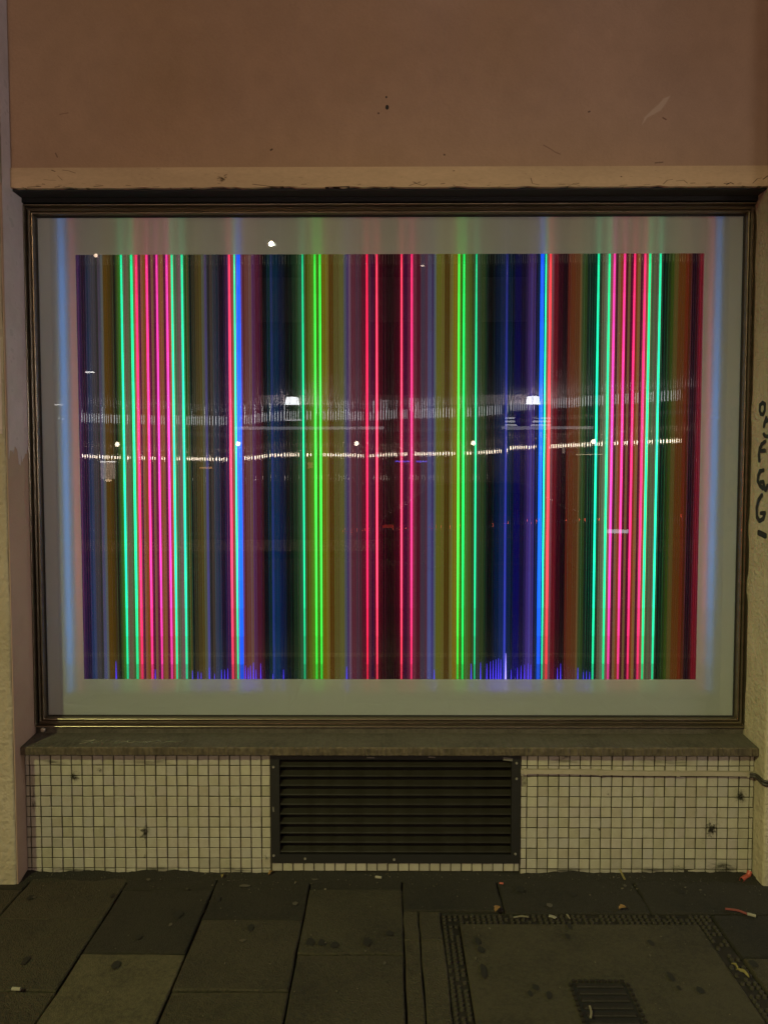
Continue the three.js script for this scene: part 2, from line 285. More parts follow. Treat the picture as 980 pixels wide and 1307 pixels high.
const pl = plinth('cream mosaic tiles below the sill, left of the black vent', XL + 0.001, GX0, lineSet(onZ(334, 1040, 0).x, -40, 3), 0, SILL0 - 0.001, rows0);
const hole = onZ(668.5, 1000, 0), broke = onZ(884, 1113, 0);
const pr = plinth('cream mosaic tiles under the sill, right of the black vent, one tile broken', GX1, XR - 0.001, lineSet(onZ(672, 1040, 0).x, -3, 40), 0, SILL0 - 0.001, rows0,
  (x, y) => (Math.abs(x - hole.x) < 0.016 && Math.abs(y - hole.y) < 0.03) || (Math.abs(x - broke.x) < 0.021 && Math.abs(y - broke.y) < 0.02));
const pb = plinth('single row of cream tiles under the black vent', GX0 + 0.0005, GX1 - 0.0005, lineSet(onZ(361, 1107, 0).x, -2, 30), 0.010, GY0 - 0.002, 1);
mesh('cement_patch', box(GX1 + 0.002, GX1 + 0.026, hole.y - 0.038, hole.y + 0.036, -0.006, -0.003), M.cement, pr);
mesh('broken_tile', bevelBox(0.036, 0.014, 0.01, 0.001).rotateZ(0.12).translate(broke.x, 0.012, -0.001), tileMats[3], pr);
function stain(u, v, wpx, hpx, parent, sd, dark = 0.9, n = 40) {
  const p = onZ(u, v, 0), s = DIST / F;
  const t = canvasTex(128, 128, (c) => { c.clearRect(0, 0, 128, 128); seed = sd; for (let b = 0; b < 4 + n / 5; b++) { let x = 64 + rr(-14, 14), y = 64 + rr(-14, 14), a = rr(0, 6.28); for (let q = 0; q < 26; q++) { a += rr(-0.8, 0.8); x += Math.cos(a) * 3.2; y += Math.sin(a) * 3.2; const d = Math.hypot(x - 64, y - 64) / 64; if (d > 0.92) break; const r = rr(1, 8) * (1.05 - d); c.fillStyle = `rgba(24,21,10,${rr(0.1, 0.6) * dark * (1.1 - d)})`; c.beginPath(); c.ellipse(x, y, r, r * rr(0.5, 1.7), a, 0, 7); c.fill(); } }
    for (let i = 0; i < n * 3; i++) { const a = rr(0, 6.28), r = Math.sqrt(rnd()) * 60, q = rr(0.6, 2.2); c.fillStyle = `rgba(22,20,10,${rr(0.1, 0.7) * dark * (1.05 - r / 62)})`; c.beginPath(); c.arc(64 + Math.cos(a) * r, 64 + Math.sin(a) * r, q, 0, 7); c.fill(); } });
  const g = new THREE.PlaneGeometry(wpx * s, hpx * s).translate(p.x, p.y, 0.0035);
  mesh('dirt_stain', g, new THREE.MeshStandardMaterial({ map: t, transparent: true, roughness: 0.9 }), parent);
}
for (const [u, w, sd, p] of [[90, 110, 31, pl], [200, 130, 32, pl], [300, 90, 33, pl], [720, 110, 34, pr], [830, 130, 35, pr], [925, 80, 36, pr]]) stain(u, 1110, w, 18, p, sd, 0.22, 60);
for (const [u, w, sd, p] of [[70, 80, 41, pl], [190, 150, 42, pl], [720, 120, 44, pr], [850, 150, 45, pr]]) stain(u, 972, w, 16, p, sd, 0.14, 50);
stain(95, 990, 26, 22, pl, 11); stain(184, 1061, 22, 34, pl, 12); stain(128, 983, 14, 12, pl, 17, 0.5, 16); stain(185, 1092, 7, 12, pl, 18, 0.6, 12); stain(340, 1094, 9, 18, pl, 19, 0.7, 18); stain(44, 1020, 12, 60, pl, 23, 0.4, 30);
stain(907, 1056, 26, 36, pr, 13, 1, 55); stain(944, 1016, 26, 28, pr, 14, 0.45, 90); stain(720, 966, 22, 14, pr, 15, 0.5, 26); stain(775, 1013, 6, 6, pr, 16, 0.9, 8); stain(764, 1058, 10, 8, pr, 20, 0.6, 12); stain(866, 1108, 40, 16, pr, 21, 0.35, 30); stain(922, 1104, 70, 26, pr, 22, 0.22, 50);
seed = 4242;

// ---------------------------------------------------------------- window sill
{
  const s = thing('window_sill', 'dark stone window sill with pale scribbles at its left end', 'window sill');
  const zf = 0.035, zb = -0.125, N = 420, P = [], I = [], I2 = [];
  // section: back-top, front-top (worn), front-bottom, back-bottom
  for (let i = 0; i <= N; i++) {
    const x = XL + 0.004 + (XR - XL - 0.008) * i / N, k = (hash2(i, 1, 3) - 0.5) * 0.003, k2 = (hash2(i, 2, 3) - 0.5) * 0.004, e = (hash2(i, 4, 3) - 0.5) * 0.002;
    P.push(x, SILL1 + 0.012, zb, x, SILL1 + e, zf - 0.005 + k, x, SILL1 - 0.004 + e, zf + k, x, SILL0 + 0.003, zf + k2 - 0.001, x, SILL0, zf - 0.004 + k2, x, SILL0, -0.02);
    if (i) for (let j = 0; j < 5; j++) { const a = (i - 1) * 6 + j, b = i * 6 + j; (j >= 1 && j < 4 ? I2 : I).push(a, a + 1, b + 1, a, b + 1, b); }
  }
  const g = new THREE.BufferGeometry(); g.setAttribute('position', new THREE.Float32BufferAttribute(P, 3)); g.setIndex(I); const gf = g.toNonIndexed(); gf.computeVertexNormals();
  mesh('sill_stone', metres(gf), M.sill, s);
  const g2 = new THREE.BufferGeometry(); g2.setAttribute('position', new THREE.Float32BufferAttribute(P, 3)); g2.setIndex(I2); const gf2 = g2.toNonIndexed(); gf2.computeVertexNormals();
  const comb = dataTex(512, (x, y) => { const a = fbm(x * 120, y * 3, 120, 2, 401), b = fbm(x * 18, y * 4, 18, 3, 405), t = 0.35 + 0.75 * a * (0.4 + b); return [t, t * 0.94, t * 0.82]; }, false, 0, 64); comb.repeat.set(1 / 1.1, 1 / 0.06); comb.needsUpdate = true;
  mesh('sill_edge', metres(gf2), std([0.12, 0.10, 0.075], { map: comb, bumpMap: comb, bumpScale: 0.004, roughness: 0.95 }), s).userData.label = 'rough combed front edge';
  mesh('sill_bed', box(XL + 0.004, XR - 0.004, SILL0 - 0.0005, SILL0 + 0.02, -0.30, -0.019), M.sill, s);
  // pale scribbles
  const a = onFloor(100, 949, SILL1 + 0.003), b = onFloor(245, 938, SILL1 + 0.008), z1 = zf - 0.012, z0 = -0.03;
  const t = canvasTex(1024, 160, (c, w, h) => {
    c.clearRect(0, 0, w, h); c.strokeStyle = 'rgba(205,200,175,0.75)'; c.lineCap = 'round'; seed = 99;
    let x = 60; c.lineWidth = 5; c.beginPath(); c.moveTo(20, 70); c.lineTo(130, 30); c.lineTo(110, 60); c.lineTo(20, 140); c.stroke();
    while (x < 960) { c.lineWidth = rr(2.5, 6); c.globalAlpha = rr(0.35, 0.9); c.beginPath(); c.moveTo(x, rr(30, 120)); c.quadraticCurveTo(x + rr(-10, 50), rr(10, 150), x + rr(20, 90), rr(40, 120)); c.stroke(); if (rnd() < 0.6) { c.beginPath(); c.moveTo(x, rr(90, 150)); c.lineTo(x + rr(30, 100), rr(30, 90)); c.stroke(); } x += rr(22, 70); }
  });
  const slope = Math.atan2(0.012, 0.155), gp = new THREE.PlaneGeometry(b.x - a.x, 0.052).rotateX(-Math.PI / 2 + slope).translate((a.x + b.x) / 2, SILL1 + 0.0055, -0.012);
  mesh('scribble', gp, new THREE.MeshStandardMaterial({ map: t, transparent: true, roughness: 0.9 }), s).userData.label = 'pale scribbled scratches';
  seed = 555;
}

// ---------------------------------------------------------------- louvred vent
{
  const t = thing('vent_grille', 'black metal louvred vent under the middle of the sill', 'vent');
  const x0 = GX0, x1 = GX1, y0 = GY0, y1 = SILL0 - 0.002, bx = 0.034, by0 = 0.034, by1 = 0.022, z1 = 0.006;
  const ix0 = x0 + bx, ix1 = x1 - bx, iy0 = y0 + by0, iy1 = y1 - by1;
  mesh('frame_rail', box(x0 + 0.001, x1 - 0.001, iy1, y1, -0.02, z1), M.grille, t); mesh('frame_rail', box(x0 + 0.001, x1 - 0.001, y0, iy0, -0.02, z1), M.grille, t);
  mesh('frame_stile', box(x0 + 0.001, ix0, iy0, iy1, -0.02, z1 - 0.0005), M.grille, t); mesh('frame_stile', box(ix1, x1 - 0.001, iy0, iy1, -0.02, z1 - 0.0005), M.grille, t);
  mesh('back_plate', box(x0 + 0.001, x1 - 0.001, y0, y1, -0.14, -0.09), M.black, t);
  const n = 10, p = (iy1 - iy0) / n;
  const sec = new THREE.Shape(); sec.moveTo(-0.018, 0.004); sec.lineTo(0.000, -0.0085); sec.lineTo(0.0025, -0.011); sec.lineTo(0.0025, -0.0135); sec.lineTo(0.000, -0.0125); sec.lineTo(-0.018, 0.001); sec.closePath();
  const sg = new THREE.ExtrudeGeometry(sec, { depth: ix1 - ix0 - 0.002, bevelEnabled: false }).rotateY(-Math.PI / 2).translate(ix1 - 0.001, 0, 0);
  // the shape's x is depth, its y height; after the turn depth runs along z
  metres(sg);
  for (let k = 0; k < n; k++) { const o = mesh('slat', sg, M.slat, t); o.position.set(0, iy0 + p * (k + 0.5) + 0.001, rr(-0.0006, 0.0006)); o.rotation.x = rr(-0.02, 0.02); o.rotation.z = rr(-1, 1) * 0.0012; }
  const sc = new THREE.CylinderGeometry(0.0042, 0.005, 0.004, 10).rotateX(Math.PI / 2);
  for (const [u, v] of [[349, 979], [349.5, 1092], [389.5, 1096], [503, 1097], [659, 974], [659, 994], [657.5, 1090]]) { const q = onZ(u, v, z1); const o = mesh('screw', sc, M.screw, t); o.position.set(q.x, q.y, z1 + 0.0015); }
  for (const [u, v, w, h] of [[473, 967, 10, 1.6], [551, 966.5, 9, 1.6], [648, 969, 12, 4], [349, 1033, 1.6, 7]]) { const q = onZ(u, v, z1); mesh('scratch', new THREE.PlaneGeometry(w * DIST / F, h * DIST / F).rotateZ(rr(-0.1, 0.1)).translate(q.x, q.y, z1 + 0.0006), std([0.14, 0.13, 0.11]), t); }
}
// ---------------------------------------------------------------- conduit
{
  const y0 = onZ(664, 984.7, 0.012).y, y1 = onZ(963, 988.3, 0.012).y;
  const t = thing('cable_conduit', 'cream cable conduit across the right tiles, its black cable bending round the pier', 'cable conduit');
  const L = XR - 0.004 - GX1, g = new THREE.BoxGeometry(L, 0.0165, 0.012, 24, 1, 1).translate(GX1 + L / 2, 0, 0.0105), ps = g.attributes.position;
  for (let i = 0; i < ps.count; i++) { const f = (ps.getX(i) - GX1) / L; ps.setY(i, ps.getY(i) + y0 + (y1 - y0) * f + 0.0012 * Math.sin(f * 9)); }
  metres(g); mesh('trunking', g, M.conduit, t);
  for (const k of [0.02, 0.34, 0.67, 0.97]) mesh('clip', box(GX1 + L * k - 0.006, GX1 + L * k + 0.006, y0 + (y1 - y0) * k - 0.0105, y0 + (y1 - y0) * k + 0.0105, 0.003, 0.0182), M.conduit, t);
  const q = XR - 0.008;
  const c1 = new THREE.CatmullRomCurve3([V(XR - 0.03, y1 - 0.003, 0.020), V(XR - 0.016, y1 - 0.003, 0.024), V(q, y1 - 0.005, 0.034), V(q, y1 - 0.008, 0.07), V(XR - 0.004, y1 - 0.010, 0.084), V(XR + 0.03, y1 - 0.012, 0.088), V(XR + 0.5, y1 - 0.02, 0.088)]);
  mesh('cable', new THREE.TubeGeometry(c1, 60, 0.0065, 8), M.cable, t);
  const c2 = new THREE.CatmullRomCurve3([V(XR - 0.03, y1 + 0.006, 0.020), V(XR - 0.016, y1 + 0.006, 0.024), V(q, y1 + 0.005, 0.034), V(q, y1 + 0.003, 0.07), V(XR - 0.004, y1 + 0.002, 0.084), V(XR + 0.03, y1, 0.088), V(XR + 0.5, y1 - 0.008, 0.088)]);
  mesh('cable', new THREE.TubeGeometry(c2, 60, 0.005, 8), M.cable, t);
}

// ================================================================ THE SHOP WINDOW
const gl0 = onZ(52, 604, -0.11).x, gl1 = onZ(944.5, 604, -0.11).x, gt = onZ(490, 274, -0.11).y, gb = onZ(490, 915.5, -0.11).y;
const op = { x0: -1.2154, x1: 1.2215, y0: 0.7304, y1: 2.401 };
{
  const t = thing('shop_window', 'bronze framed shop window, frosted round a clear rectangle', 'shop window');
  const bead = (o0, o1, z, h, n = 18) => Array.from({ length: n + 1 }, (_, i) => { const a = Math.PI * i / n; return [(o0 + o1) / 2 - Math.cos(a) * (o1 - o0) / 2, z + Math.sin(a) * h]; });
  const prof = [[0, -0.128], [0.002, -0.112], ...bead(0.003, 0.0105, -0.108, 0.008), [0.0115, -0.116], [0.0145, -0.116], [0.0155, -0.104], [0.020, -0.099], [0.0245, -0.104], [0.0255, -0.112], [0.0285, -0.112], ...bead(0.0295, 0.037, -0.094, 0.008), [0.038, -0.128]];
  for (const s of ['top', 'bottom', 'left', 'right']) mesh('frame_rail', mitre(s, gl0, gl1, gb, gt, s === 'bottom' ? prof.map(([o, z]) => [o * 0.95, z]) : prof), M.bronze, t);
  for (const s of ['top', 'bottom', 'left', 'right']) mesh('gasket', mitre(s, gl0, gl1, gb, gt, [[-0.0045, -0.1245], [-0.004, -0.1215], [0.0025, -0.1205], [0.0026, -0.127]]), M.black, t);
  // dark rebate round the frame
  for (const s of ['top', 'left', 'right']) mesh('rebate', mitre(s, gl0 - 0.038, gl1 + 0.038, gb - 0.036, gt + 0.038, s === 'top' ? [[0, -0.13], [0.002, -0.080], [0.06, -0.080]] : [[0.001, -0.13], [0.001, -0.062], [0.06, -0.062]]), M.black, t);
  mesh('rebate', box(XL + 0.004, XR - 0.004, SILL1 - 0.01, gb - 0.036, -0.30, -0.097), M.sill, t);
  // glass
  mesh('pane', new THREE.PlaneGeometry(gl1 - gl0, gt - gb).translate((gl0 + gl1) / 2, (gt + gb) / 2, GLASS), phys([0.97, 0.98, 0.97], { transmission: 1, thickness: 0, roughness: 0, ior: 1.7 }), t);
  const S = new THREE.Shape(); S.moveTo(gl0 - 0.004, gb - 0.004); S.lineTo(gl1 + 0.004, gb - 0.004); S.lineTo(gl1 + 0.004, gt + 0.004); S.lineTo(gl0 - 0.004, gt + 0.004); S.closePath();
  const H = new THREE.Path(); H.moveTo(op.x0, op.y0); H.lineTo(op.x0, op.y1); H.lineTo(op.x1, op.y1); H.lineTo(op.x1, op.y0); H.closePath(); S.holes.push(H);
  const fg = new THREE.ExtrudeGeometry(S, { depth: 0.002, bevelEnabled: false }).translate(0, 0, GLASS - 0.004);
  mesh('frosted_film', fg, phys([0.66, 0.715, 0.70], { transmission: 0.62, thickness: 0.002, roughness: 0.52, ior: 1.45 }), t);
  // bolt at the lower left corner
  const q = onZ(55, 932, -0.085); mesh('bolt', new THREE.SphereGeometry(0.010, 14, 10).scale(1, 1, 0.6).translate(q.x, q.y, -0.088), std([0.42, 0.38, 0.3], { metalness: 0.5, roughness: 0.5 }), t);
}
// the display niche behind the glass
{
  const t = thing('display_niche', 'grey display niche behind the frosted shop window', 'display niche');
  const z0 = -0.80, z1 = -0.30;
  mesh('back_wall', box(-1.9, 1.9, 0.3, 3.0, z0 - 0.1, z0), M.inside, t);
  mesh('floor', box(-1.9, 1.9, 0.3, 0.5, z0, z1 + 0.0), M.inside, t); mesh('ceiling', box(-1.9, 1.9, 2.9, 3.0, z0, z1), M.inside, t);
  mesh('side_wall', box(-1.9, -1.8, 0.5, 2.9, z0, z1), M.inside, t); mesh('side_wall', box(1.8, 1.9, 0.5, 2.9, z0, z1), M.inside, t);
}

// ---------------------------------------------------------------- the light work: lit tubes between fluted coloured strips
const ZA = -0.20, VB = 775, RB = 0.668, RT = 2.60;
const ux = (u, z = ZA) => onZ(u, VB, z).x;
const art = thing('light_artwork', 'wall of upright coloured light tubes and fluted glass strips behind the window', 'light artwork');
mesh('backing_board', box(ux(103), ux(891), RB - 0.02, RT + 0.02, ZA - 0.065, ZA - 0.045), M.black, art);
// the strips do not hang quite plumb: how far each leans, read off the wavy row of reflected lamps
const wave = [[105, 576.4], [150, 579], [200, 580], [240, 581], [290, 582], [325, 580], [345, 576.4], [370, 575.7], [400, 575.6], [440, 576.7], [470, 578], [500, 576], [570, 575.4], [600, 575.2], [640, 572.4], [644, 571.5], [647, 568.3], [690, 567], [720, 565.7], [770, 563.7], [830, 562], [865, 561], [890, 561]];
function lean(u) { let k = 0; while (k < wave.length - 2 && wave[k + 1][0] < u) k++; const [a, b] = [wave[k], wave[k + 1]], t = Math.max(0, Math.min(1, (u - a[0]) / (b[0] - a[0]))); const px = 575 - (a[1] + (b[1] - a[1]) * t); return px * (DIST - ZA) / F / (2 * 2.0); }
const tubes = [ // pixel centre, width, colour at the brightest
  [88.5, 6.5, 'azure'], [101.5, 4.5, 'crimson'], [162.3, 3.8, 'cyan'], [175, 4.6, 'mint'], [181, 4, 'rose'], [194, 4.2, 'pink'], [206.5, 3.7, 'magenta'], [219, 4.2, 'magenta'], [225.5, 4, 'cyan'], [238, 4, 'cyan'],
  [297, 4.4, 'coral'], [303.5, 3.4, 'cyan'], [308.4, 6.6, 'blue'], [388.7, 3.6, 'sea'], [404, 4, 'green'], [410.3, 4, 'green'], [469, 4, 'red'], [481.3, 4, 'coral'], [512.3, 4, 'coral'], [525, 4.4, 'rose'],
  [584, 4, 'green'], [590.3, 4, 'leaf'], [605.7, 3.6, 'sea'], [643.8, 4.2, 'indigo'], [687.6, 5.4, 'blue'], [692.2, 3, 'cyan'], [697.8, 4.4, 'scarlet'], [757.5, 4, 'cyan'], [771, 4, 'mint'], [777.3, 4, 'magenta'],
  [790, 4, 'pink'], [802.5, 4, 'rose'], [815.3, 4.4, 'rose'], [821.3, 4.4, 'mint'], [834.3, 4, 'cyan'], [897.5, 4.5, 'crimson'], [906.5, 6.5, 'haze']];
const hue = { azure: [0.02, 0.75, 2.45], haze: [0.03, 0.42, 1.35], crimson: [1.3, 0.12, 0.22], blue: [0.006, 0.13, 1.3], red: [1.25, 0.016, 0.10], cyan: [0.012, 1.15, 0.52], mint: [0.008, 1.1, 0.38], rose: [1.25, 0.035, 0.21], pink: [1.3, 0.05, 0.38], magenta: [1.25, 0.06, 0.52], coral: [1.3, 0.06, 0.16], scarlet: [1.25, 0.06, 0.09],
  sea: [0.01, 0.72, 0.30], green: [0.05, 1.1, 0.085], leaf: [0.012, 1.1, 0.16], indigo: [0.016, 0.024, 0.26] };
const tubeMats = new Map(), SECT = 17;
const tubeLen = RT - RB + 0.01, fade = (t) => Math.min(1, 0.16 + 0.84 * t / 0.24) * Math.min(1, 0.30 + 0.70 * (1 - t) / 0.42);   // a discharge tube is dimmer towards its ends
for (const [u, w, k] of tubes) {
  if (!tubeMats.has(k)) tubeMats.set(k, Array.from({ length: SECT }, (_, i) => phys([hue[k][0] * 0.3 + 0.02, hue[k][1] * 0.3 + 0.02, hue[k][2] * 0.3 + 0.02], { roughness: 0.12, emissive: new THREE.Color().setRGB(...hue[k]), emissiveIntensity: Math.min((k === 'indigo' ? 1.9 * (1 - 0.86 * i / SECT) : 1.75 * fade((i + 0.5) / SECT)) / EXPOSURE, 0.495 / Math.max(...hue[k])) })));
  const x = ux(u, ZA + 0.012), r = w * (w > 5 ? 0.40 : 0.31) * (DIST - ZA) / F, g = new THREE.CylinderGeometry(r, r, tubeLen, 14, SECT, true);
  g.clearGroups(); const ix = []; for (let i = 0; i < SECT; i++) { const from = ix.length; for (let a = 0; a < 14 * SECT; a++) { const row = SECT - 1 - Math.floor((g.index.getX(a * 6) % 1e9) / 15); if (Math.min(SECT - 1, Math.max(0, row)) === i) for (let q = 0; q < 6; q++) ix.push(g.index.getX(a * 6 + q)); } g.addGroup(from, ix.length - from, i); }
  g.setIndex(ix);
  const m = mesh('light_tube', g, tubeMats.get(k), art); m.position.set(x, (RB + RT) / 2, ZA + 0.012); m.rotation.x = lean(u);
  m.userData.label = { blue: 'blue', azure: 'blue', haze: 'pale blue', crimson: 'crimson', red: 'red', cyan: 'turquoise', mint: 'mint green', rose: 'rose', pink: 'pink', magenta: 'magenta', coral: 'coral red', scarlet: 'scarlet', sea: 'sea green', green: 'green', leaf: 'green', indigo: 'dim indigo' }[k] + ' light tube';
}
// strips: left edge in pixels, sRGB
const bands = [[103.5, 55, 32, 75], [111, 26, 20, 55], [117, 35, 55, 95], [120.5, 60, 72, 110], [123.5, 68, 66, 72], [129, 50, 50, 48], [132.5, 82, 84, 122], [136.5, 95, 98, 95], [139, 90, 65, 15], [144, 78, 58, 12], [148, 65, 50, 25], [152, 22, 20, 8], [155, 60, 75, 25], [158, 60, 120, 25],
  [164, 110, 85, 72], [168.5, 112, 100, 75], [171, 70, 100, 50], [177.3, 190, 80, 60], [183.2, 80, 0, 70], [186, 140, 90, 55], [189, 120, 90, 25], [191, 150, 55, 10], [196.2, 75, 10, 60], [199, 125, 95, 60], [202, 95, 20, 60], [208.3, 140, 85, 40], [211, 140, 95, 45], [214.5, 90, 5, 55],
  [221.2, 190, 70, 40], [227.6, 35, 115, 75], [230, 110, 90, 80], [233, 125, 85, 95], [240, 35, 80, 10], [243, 85, 75, 35], [246, 12, 18, 28], [249, 55, 45, 30], [254, 75, 60, 28], [259, 88, 72, 25], [262, 95, 95, 80], [265.5, 90, 90, 165], [268.5, 45, 40, 42], [272, 68, 58, 52], [275.5, 60, 68, 98],
  [280, 35, 55, 85], [284, 22, 18, 48], [289, 40, 20, 75], [293, 62, 30, 85], [299, 160, 80, 45], [311.8, 105, 48, 48], [316, 118, 68, 52], [321, 118, 82, 68], [324.5, 95, 45, 85], [329, 85, 25, 50], [334, 62, 15, 28], [338, 5, 8, 22], [343.5, 2, 38, 40], [348, 45, 65, 150], [350.5, 5, 45, 88],
  [358, 2, 25, 70], [362, 5, 22, 55], [366, 2, 14, 20], [373, 3, 10, 12], [375, 18, 40, 22], [380, 40, 60, 30], [383.5, 48, 92, 60], [390.5, 72, 72, 2], [395, 95, 100, 25], [399, 95, 140, 25], [406, 70, 110, 10], [412.2, 120, 100, 5], [417, 125, 110, 40], [421, 90, 58, 12], [427, 100, 90, 42],
  [434, 98, 96, 48], [440, 88, 92, 110], [443, 80, 60, 110], [446, 115, 85, 110], [448.5, 95, 42, 58], [455, 82, 50, 68], [459, 70, 40, 50], [462, 85, 15, 40], [471, 80, 40, 60], [474, 40, 5, 50], [478, 80, 8, 30], [483.5, 60, 0, 18], [487, 35, 2, 15], [494, 20, 2, 8], [504, 35, 0, 15], [509, 70, 0, 20],
  [514.5, 50, 5, 50], [519.5, 90, 30, 60], [527.2, 105, 40, 60], [531, 80, 18, 40], [536, 72, 58, 78], [542, 92, 50, 75], [545, 85, 90, 150], [550, 70, 62, 130], [553, 90, 100, 110], [555.5, 105, 105, 35], [562, 105, 95, 40], [566, 85, 60, 15], [573, 115, 105, 55], [577, 130, 105, 20], [586, 55, 110, 5],
  [592.4, 85, 115, 45], [597, 85, 90, 25], [600, 62, 70, 25], [607.5, 55, 70, 50], [611, 48, 60, 30], [617, 18, 35, 25], [621, 2, 8, 14], [627, 2, 14, 42], [631, 2, 28, 66], [636, 18, 40, 95], [641, 20, 40, 110], [646.5, 5, 35, 72], [651, 2, 20, 50], [654, 4, 2, 92], [662, 18, 10, 58], [667.5, 40, 30, 95],
  [670.5, 68, 48, 135], [674.5, 88, 75, 170], [676.5, 68, 50, 130], [680, 30, 25, 50], [683, 15, 50, 80], [693.5, 150, 90, 60], [700, 130, 85, 100], [702, 95, 15, 30], [708, 48, 2, 20], [714, 28, 2, 15], [720, 95, 35, 22], [724, 98, 48, 22], [730, 92, 52, 24], [735, 110, 85, 50], [737, 55, 70, 35], [741, 42, 64, 25],
  [744, 14, 35, 28], [748, 5, 22, 18], [754, 0, 10, 8], [759.5, 40, 32, 25], [762, 95, 85, 65], [766, 100, 120, 95], [773, 150, 80, 80], [779.3, 50, 0, 30], [782, 130, 100, 60], [785.5, 130, 60, 10], [792, 55, 0, 25], [794.5, 120, 100, 55], [797.5, 60, 0, 35], [804.5, 140, 60, 15], [806.5, 135, 105, 55],
  [810, 70, 5, 45], [817.3, 170, 70, 60], [823.5, 65, 90, 60], [826, 100, 92, 70], [829, 95, 70, 60], [836.3, 3, 5, 4], [840, 2, 28, 14], [843.5, 30, 50, 12], [848, 50, 70, 15], [852, 85, 72, 30], [857, 98, 55, 15], [866, 100, 35, 10], [870, 75, 30, 10], [874, 25, 2, 18], [880, 50, 3, 10], [883, 110, 8, 25], [891]];
{
  const SEG = 7;
  for (let k = 0; k < bands.length - 1; k++) {
    const [u0, R, G, B] = bands[k], u1 = bands[k + 1][0], x0 = ux(u0), x1 = ux(u1), n = Math.max(1, Math.round((u1 - u0) / 3.12)), P = [], N = [], U = [], I = [];
    for (let i = 0; i < n; i++) {
      const c = x0 + (x1 - x0) * (i + 0.5) / n, r = (x1 - x0) / n / 2, tone = rnd();
      for (let s = 0; s <= SEG; s++) {
        const a = Math.PI * (s / SEG), cx = -Math.cos(a), cz = Math.sin(a), b = P.length / 3;
        for (const y of [RB + 0.004, RT]) { P.push(c + cx * r, y, ZA + cz * r * 0.9); N.push(cx, 0, cz); U.push(tone, y); }
        if (s) I.push(b - 2, b, b + 1, b - 2, b + 1, b - 1);
      }
    }
    const g = new THREE.BufferGeometry(); g.setAttribute('position', new THREE.Float32BufferAttribute(P, 3)); g.setAttribute('normal', new THREE.Float32BufferAttribute(N, 3)); g.setAttribute('uv', new THREE.Float32BufferAttribute(U, 2)); g.setIndex(I);
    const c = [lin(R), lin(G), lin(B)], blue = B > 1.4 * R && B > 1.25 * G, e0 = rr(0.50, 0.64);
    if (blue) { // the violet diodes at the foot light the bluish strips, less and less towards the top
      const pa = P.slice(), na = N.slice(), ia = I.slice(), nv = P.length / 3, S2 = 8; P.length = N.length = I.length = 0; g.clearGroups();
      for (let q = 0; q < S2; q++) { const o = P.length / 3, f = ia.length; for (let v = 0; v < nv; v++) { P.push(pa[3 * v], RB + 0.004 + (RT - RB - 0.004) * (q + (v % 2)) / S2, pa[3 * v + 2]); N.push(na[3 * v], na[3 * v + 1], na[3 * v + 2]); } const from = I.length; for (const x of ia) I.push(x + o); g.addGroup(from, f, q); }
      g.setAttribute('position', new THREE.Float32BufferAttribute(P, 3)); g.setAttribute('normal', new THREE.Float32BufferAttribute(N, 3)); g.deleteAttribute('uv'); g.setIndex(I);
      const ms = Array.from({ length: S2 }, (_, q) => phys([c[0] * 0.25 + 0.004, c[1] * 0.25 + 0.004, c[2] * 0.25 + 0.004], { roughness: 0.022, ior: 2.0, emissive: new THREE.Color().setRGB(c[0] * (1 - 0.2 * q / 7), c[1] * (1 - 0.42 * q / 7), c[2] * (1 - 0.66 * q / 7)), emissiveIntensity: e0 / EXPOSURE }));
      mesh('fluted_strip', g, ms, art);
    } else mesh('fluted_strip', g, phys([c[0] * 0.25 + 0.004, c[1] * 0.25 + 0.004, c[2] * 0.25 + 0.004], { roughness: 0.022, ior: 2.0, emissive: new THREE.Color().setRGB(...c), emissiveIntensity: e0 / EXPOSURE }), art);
    { const o = art.children[art.children.length - 1]; g.translate(0, -(RB + RT) / 2, -ZA); o.position.set(0, (RB + RT) / 2, ZA); o.rotation.x = lean((u0 + u1) / 2); }
  }
  mesh('base_rail', box(ux(80), ux(914), RB - 0.05, RB - 0.001, ZA - 0.05, ZA + 0.004), M.black, art);
  mesh('top_rail', box(ux(80), ux(914), RT + 0.012, RT + 0.05, ZA - 0.05, ZA + 0.03), M.black, art);
  // small violet-blue diodes standing at the foot of some strips
  const dm = glow([0.06, 0.03, 0.80], 1.5), dw = glow([0.36, 0.28, 1.0], 2.2);
  const leds = [[148.7, 1], [198.6, 0.6], [246, 0.55], [253, 0.5], [257, 0.45], [267.5, 0.7], [274, 0.4], [283, 0.6], [287, 0.6], [291, 0.65], [313.5, 0.8], [317, 0.7], [320, 0.8], [323.7, 0.95], [327, 0.6], [333, 0.9], [348.5, 0.4], [362, 0.6], [442.5, 0.75], [554, 0.6], [601, 0.9], [613, 0.95], [621, 0.9], [625.5, 1], [629, 1.05], [632.5, 1.1], [635.7, 1.15], [638.7, 1.1], [645, 1.4],
    [652, 0.6], [660, 0.7], [664.5, 0.8], [669, 0.85], [673.5, 0.9], [677, 0.85], [711, 0.7], [715, 0.9], [737, 0.7], [744, 0.5], [748, 0.55], [752, 0.5]];
  for (const [u, s] of leds) {
    const h = 0.035 + 0.085 * s, g = new THREE.CylinderGeometry(0.0006, 0.0022 + 0.0012 * s, h, 8);
    const m = mesh('violet_diode', g, u === 645 ? dw : dm, art); const q = onZ(u, 850, ZA + 0.012); m.position.set(q.x, RB + h / 2, ZA + 0.014);
  }
}

